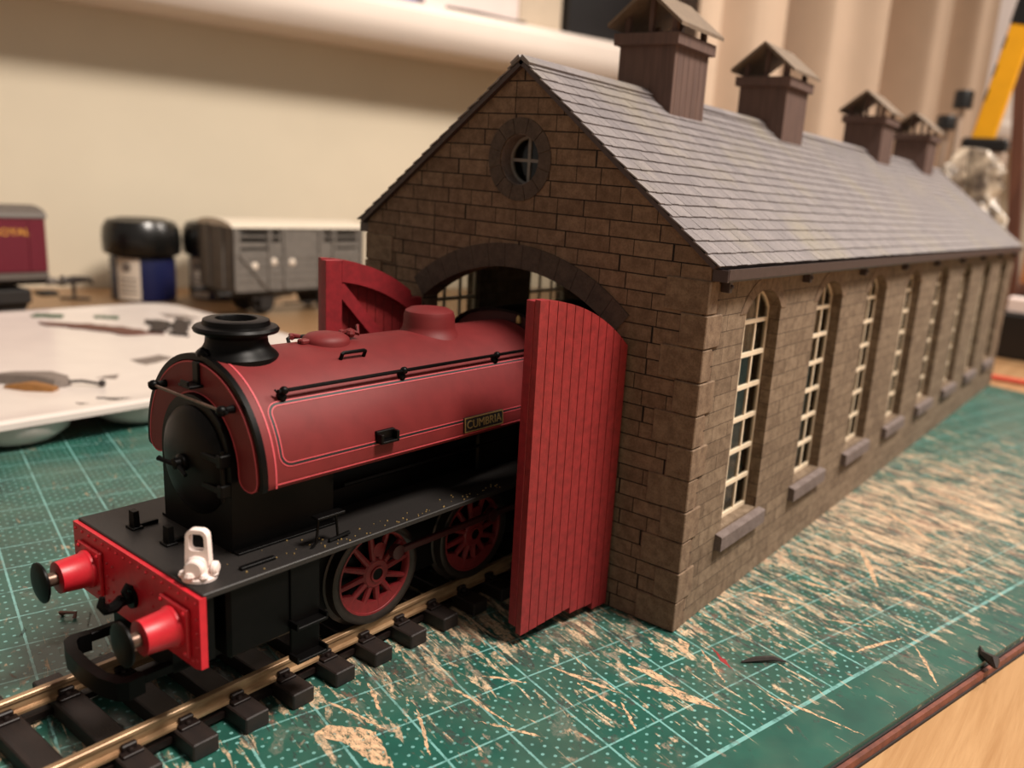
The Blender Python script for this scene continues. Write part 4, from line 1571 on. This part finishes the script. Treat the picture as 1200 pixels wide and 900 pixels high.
def paint_pot(x, y, rz, label):
    p = empty('paint_pot', (x, y, DZ), rz, label, 'paint pot', 'paint pots along the back of the desk')
    MB().lathe([(15.2, 0.0), (15.9, 0.5), (16.0, 2.0), (16.0, 22.0), (15.4, 24.0), (13.0, 25.0)], (0, 0, 0), 'z', 40).build('pot', M['potblue'], p)
    MB().lathe([(13.5, 24.5), (18.2, 24.8), (19.0, 26.0), (19.2, 33.0), (18.6, 38.5), (16.4, 42.5), (13.0, 43.4), (12.0, 42.6), (0.01, 42.5)], (0, 0, 0), 'z', 40).build('lid', M['potcap'], p)
    lb = MB()
    n = 12
    pa = [(16.12 * math.cos(math.radians(-76 + 44 * i / n)), 16.12 * math.sin(math.radians(-76 + 44 * i / n))) for i in range(n + 1)]
    lb.loft([[Vector((a, b, z)) for z, (a, b) in ((1.0, q), (23.4, q))] for q in pa], closed=False, caps=False)
    l = lb.build('label', M['potwhite'], p)
    d = MB()
    for i, z in enumerate((4.5, 7.0, 9.5, 12.0)):
        pa = [(16.2 * math.cos(math.radians(-70 + 32 * k_ / 8)), 16.2 * math.sin(math.radians(-70 + 32 * k_ / 8))) for k_ in range(9)]
        d.loft([[Vector((a, b, zz)) for zz in (z, z + 0.7)] for a, b in pa], closed=False, caps=False)
    a0 = math.radians(-56)
    d.lathe([(2.4, 16.16), (2.4, 16.3), (0.01, 16.32)], (0, 0, 0), 'x', 14)
    for v in d.bm.verts:
        pass
    bm_ = d.bm
    vs = [v for v in bm_.verts if abs(math.hypot(v.co.y, v.co.z)) < 2.6 and v.co.x > 16]
    for v in vs:
        c_, s_ = math.cos(a0), math.sin(a0)
        xx, yy = v.co.x, v.co.y
        v.co = Vector((xx * c_ - yy * s_, xx * s_ + yy * c_, v.co.z + 18.5))
    d.build('label_print', M['flakegrey'], l)
    return p


paint_pot(-363, 114, 0.0, 'black-lidded blue paint pot with white label panel, standing clear between van and wagon')
paint_pot(-352, 151.8, -0.35, 'black-lidded paint pot partly hidden behind the end of the grey wagon')

SP = empty('sprue_piece', (-372, 82, DZ), 0.4, 'small dark T-shaped plastic sprue lying between the maroon van and the paint pots', 'sprue')
m = MB()
m.tube([(-2, -8, 9.5), (0, 0, 10.5), (2, 9, 10.0)], [1.6, 2.2, 1.2], 8)
m.tube([(0, 0, 10), (0, 0, 0.6)], [1.0, 0.8], 8)
m.tube([(-6, -3, 0.6), (0, 0, 0.7), (6, 4, 0.6)], 0.7, 7)
m.tube([(2, 9, 10), (2.4, 10, 7.5)], 0.8, 7)
m.build('sprue_runner', M['flakedark'], SP)

# ------------------------------------------------------------------ on the window sill
o = MB().box(137, 205, -10, 16, 179.1, 420, 0.8, mtx=WM).build('white_card', M['paper'])
tag(o, 'tall plain white card box standing on the window sill', 'box')
o = MB().box(206, 240, -6, 14, 179.1, 400, 0.8, mtx=WM).build('beige_card_box', M['card'])
tag(o, 'narrow beige card box between the white box and the black case on the sill', 'box')
BC = empty('black_case', (0, 0, 0), 0, 'black case on the window sill behind the first roof vent', 'case')
MB().box(242, 332, -10, 20, 179.1, 330, 3, mtx=WM, seg=2).build('case_body', M['darkbox'], BC)
MB().box(243, 331, 19.5, 21.2, 262, 268, 0.4, mtx=WM).build('zip', M['gutter'], BC)
m = MB()
m.loft([[WM @ Vector((s, y, z)) for y, z in ((-6, 179.1), (20, 179.1), (17, 179.1 + h), (-4, 179.1 + h * 1.2))] for s, h in ((60, 4), (72, 16), (100, 22), (116, 14), (127, 7), (134, 2))])
o = m.build('blue_bag', M['bluebag'])
tag(o, 'crumpled blue-purple bag lying on the window sill', 'bag')
m = MB()
m.tube([WM @ Vector(p) for p in ((148, 26, 180.6), (170, 25, 180.8), (196, 24, 180.6), (206, 24, 180.4))], [0.9, 1.3, 1.0, 1.6], 8)
o = m.build('thin_stick', M['stick'])
tag(o, 'thin dark stick lying along the front of the window sill', 'stick')

# curtain
def fold(s):
    d = 78 + 4.0 * math.sin(s * 2 * PI / 61 + 0.6) + 3.0 * math.sin(s * 2 * PI / 143)
    # pockets: the cloth turns in sharply and comes back out slowly
    for c, lead, back, dp in ((340, 10, 26, 18), (408, 7, 34, 46), (512, 5, 62, 62), (604, 14, 30, 14)):
        t = s - c
        if -lead < t <= 0:
            d -= dp * (0.5 - 0.5 * math.cos(PI * (t + lead) / lead))
        elif 0 < t < back:
            d -= dp * (0.5 + 0.5 * math.cos(PI * t / back))
    return d


m = MB()
ns = 320
rows_ = [20, 90, 180, 300, 430]
rings = []
for z in rows_:
    fr_ = [WM @ Vector((308 + (662 - 308) * i / ns, fold(308 + (662 - 308) * i / ns), z)) for i in range(ns + 1)]
    bk = [p - WN * 1.6 for p in reversed(fr_)]
    rings.append(fr_ + bk)
m.loft(rings)
o = m.build('curtain', M['curtain'], sharp=60)
tag(o, 'long beige curtain hanging in deep folds behind the shed roof', 'curtain')

# ------------------------------------------------------------------ things behind the far end of the shed
def crumple(name, c, size, seed, mat, label, cat):
    r = random.Random(seed)
    mm = MB()
    n1, n2 = 44, 30
    rings_ = []
    for i in range(n2 + 1):
        ph = PI * i / n2
        ring = []
        for j in range(n1):
            a_ = 2 * PI * j / n1
            k_ = 1 + 0.16 * math.sin(3 * a_ + 5 * ph) + 0.12 * math.sin(7 * a_ - 3 * ph + 1) + r.uniform(-0.16, 0.16)
            rr = max(0.02, math.sin(ph)) ** 0.7
            z = c[2] + size[2] * (0.5 - 0.5 * math.cos(ph)) * (0.9 + 0.14 * math.sin(2 * a_ + 1))
            ring.append((c[0] + size[0] * rr * k_ * math.cos(a_), c[1] + size[1] * rr * k_ * math.sin(a_), max(z, DZ)))
        rings_.append([Vector(p_) for p_ in ring])
    mm.loft(rings_)
    ob = mm.build(name, mat, sharp=12)
    return tag(ob, label, cat)


crumple('plastic_bag', (1, 372, DZ), (22, 17, 112), 3, M['bag'], 'crumpled clear plastic bag heaped on the desk behind the far end of the shed', 'plastic bag')


def bottle(x, y, ztop, r, capw, caph, label, lean=0.0):
    b = empty('capped_bottle', (x, y, DZ), 0, label, 'bottle', 'black-capped bottles behind the shed')
    h = ztop - DZ
    MB().lathe([(r, 0), (r, h - caph - 46), (r * 0.8, h - caph - 40), (2.2, h - caph - 36), (1.7, h - caph + 0.5)], (0, 0, 0), 'z', 24).build('bottle_glass', M['clearglass'], b)
    MB().lathe([(capw, h - caph), (capw * 1.0, h - 1), (capw * 0.93, h), (0.01, h)], (0, 0, 0), 'z', 24).build('cap', M['blackplastic'], b)
    return b


bottle(-19.5, 425, 149.5, 12, 5.6, 10, 'taller black-capped bottle behind the shed, against the curtain')
bottle(-33.0, 452, 138.0, 13, 6.6, 8.5, 'shorter black-capped bottle behind the last roof vent')

YT = empty('spirit_level', (2, 440, DZ), 0, 'yellow flat bar tool with black end and small black marks, leaning behind the shed', 'hand tool')
d0, d1 = Vector((-11.0, 0, 120)), Vector((6.5, 4, 230))
ax = (d1 - d0).normalized()
sd_ = Vector((0, 1, 0)).cross(ax).normalized()
nn_ = ax.cross(sd_)
YM = Matrix.Translation(d0) @ Matrix(((sd_.x, nn_.x, ax.x), (sd_.y, nn_.y, ax.y), (sd_.z, nn_.z, ax.z))).to_4x4()
MB().box(-6.6, 6.6, -2.6, 2.6, 0, 73, 0.8, mtx=YM).build('yellow_bar', M['yellowpaint'], YT)
m = MB().box(-7.0, 7.0, -3.0, 3.0, 72, 110, 0.8, mtx=YM)
m.build('black_grip', M['blackplastic'], YT)
for z in (28, 42, 58):
    MB().box(-6.7, -5.4, -2.75, -2.0, z, z + 7, 0.1, mtx=YM).build('black_mark', M['blackplastic'], YT)
m = MB().box(-21, 5, -6, 6, 119, 127, 1.5)
m.build('black_foot', M['blackplastic'], YT)
m = MB().box(-6, 5, -5, 5, 0, 119.5, 1.0)
m.build('stand', M['clearglass'], YT)

o = MB().loft([[Vector((x0_ + a_, y0_ + b_, z)) for a_, b_ in ((-4, -4), (4, -4), (4, 4), (-4, 4))] for x0_, y0_, z in ((20, 500, DZ), (-10, 505, 215))]).build('wooden_post', M['brownwood'])
tag(o, 'dark brown wooden strip standing upright at the right edge behind the shed', 'wood strip')
PK = empty('wooden_block', (62, 470, DZ), 0.1, 'orange-brown wooden block behind the far end of the shed', 'wood block')
MB().box(-38, 40, -10, 10, 42, 76, 1.0).build('block_top', M['orangewood'], PK)
MB().box(-38, 40, -10, 10, 35, 41.8, 0.6).build('block_band', M['brownwood'], PK)
MB().box(-38, 40, -10, 10, 0, 34.8, 0.6).build('block_base', M['blackplastic'], PK)
o = MB().box(26, 110, 418, 432, 24.0, 33.0, 0.8).build('white_strip', M['paper'])
tag(o, 'white strip lying on a black box at the far right of the desk', 'strip')
o = MB().box(22, 112, 414, 440, DZ, 23.9, 1.0).build('black_box', M['blackplastic'])
tag(o, 'low black box on the desk behind the far right corner of the shed', 'box')
m = MB().rod((20, 334.6, -1.4), (78, 336.0, -1.4), 1.5, None, 6)
m.rod((16.5, 334.5, -1.4), (20, 334.6, -1.4), 0.4, 1.5, 6)
o = m.build('red_pencil', M['pencilred'])
tag(o, 'red pencil lying on the desk along the far edge of the mat', 'pencil')

# ------------------------------------------------------------------ scraps lying on the mat
def shaving(name, path, wd, mat, label, cat):
    mm = MB()
    mm.tube([Vector(p_) for p_ in path], wd, 6)
    return tag(mm.build(name, mat), label, cat)


shaving('staple', [(-38.4, -65.6, 0.2), (-37.9, -66.2, 0.9), (-36.2, -64.6, 0.9), (-35.8, -65.0, 0.2)], 0.32, M['flakebrown'], 'tiny brown scrap lying on the mat left of the buffers', 'scrap')
shaving('plastic_shaving', [(55.6, -0.6, 0.25), (57.2, 1.3, 0.5), (59.6, 3.4, 0.7), (61.6, 4.4, 0.4)], [0.15, 0.5, 0.45, 0.15], M['flakedark'], 'curled black plastic shaving on the grid in front of the shed corner', 'shaving')
shaving('black_flake', [(87.2, 34.4, 0.3), (88.2, 31.4, 0.5), (90.4, 29.2, 1.0), (91.0, 28.2, 0.3)], [0.15, 0.6, 1.1, 0.3], M['flakedark'], 'black plastic flake at the outer edge of the mat', 'flake')
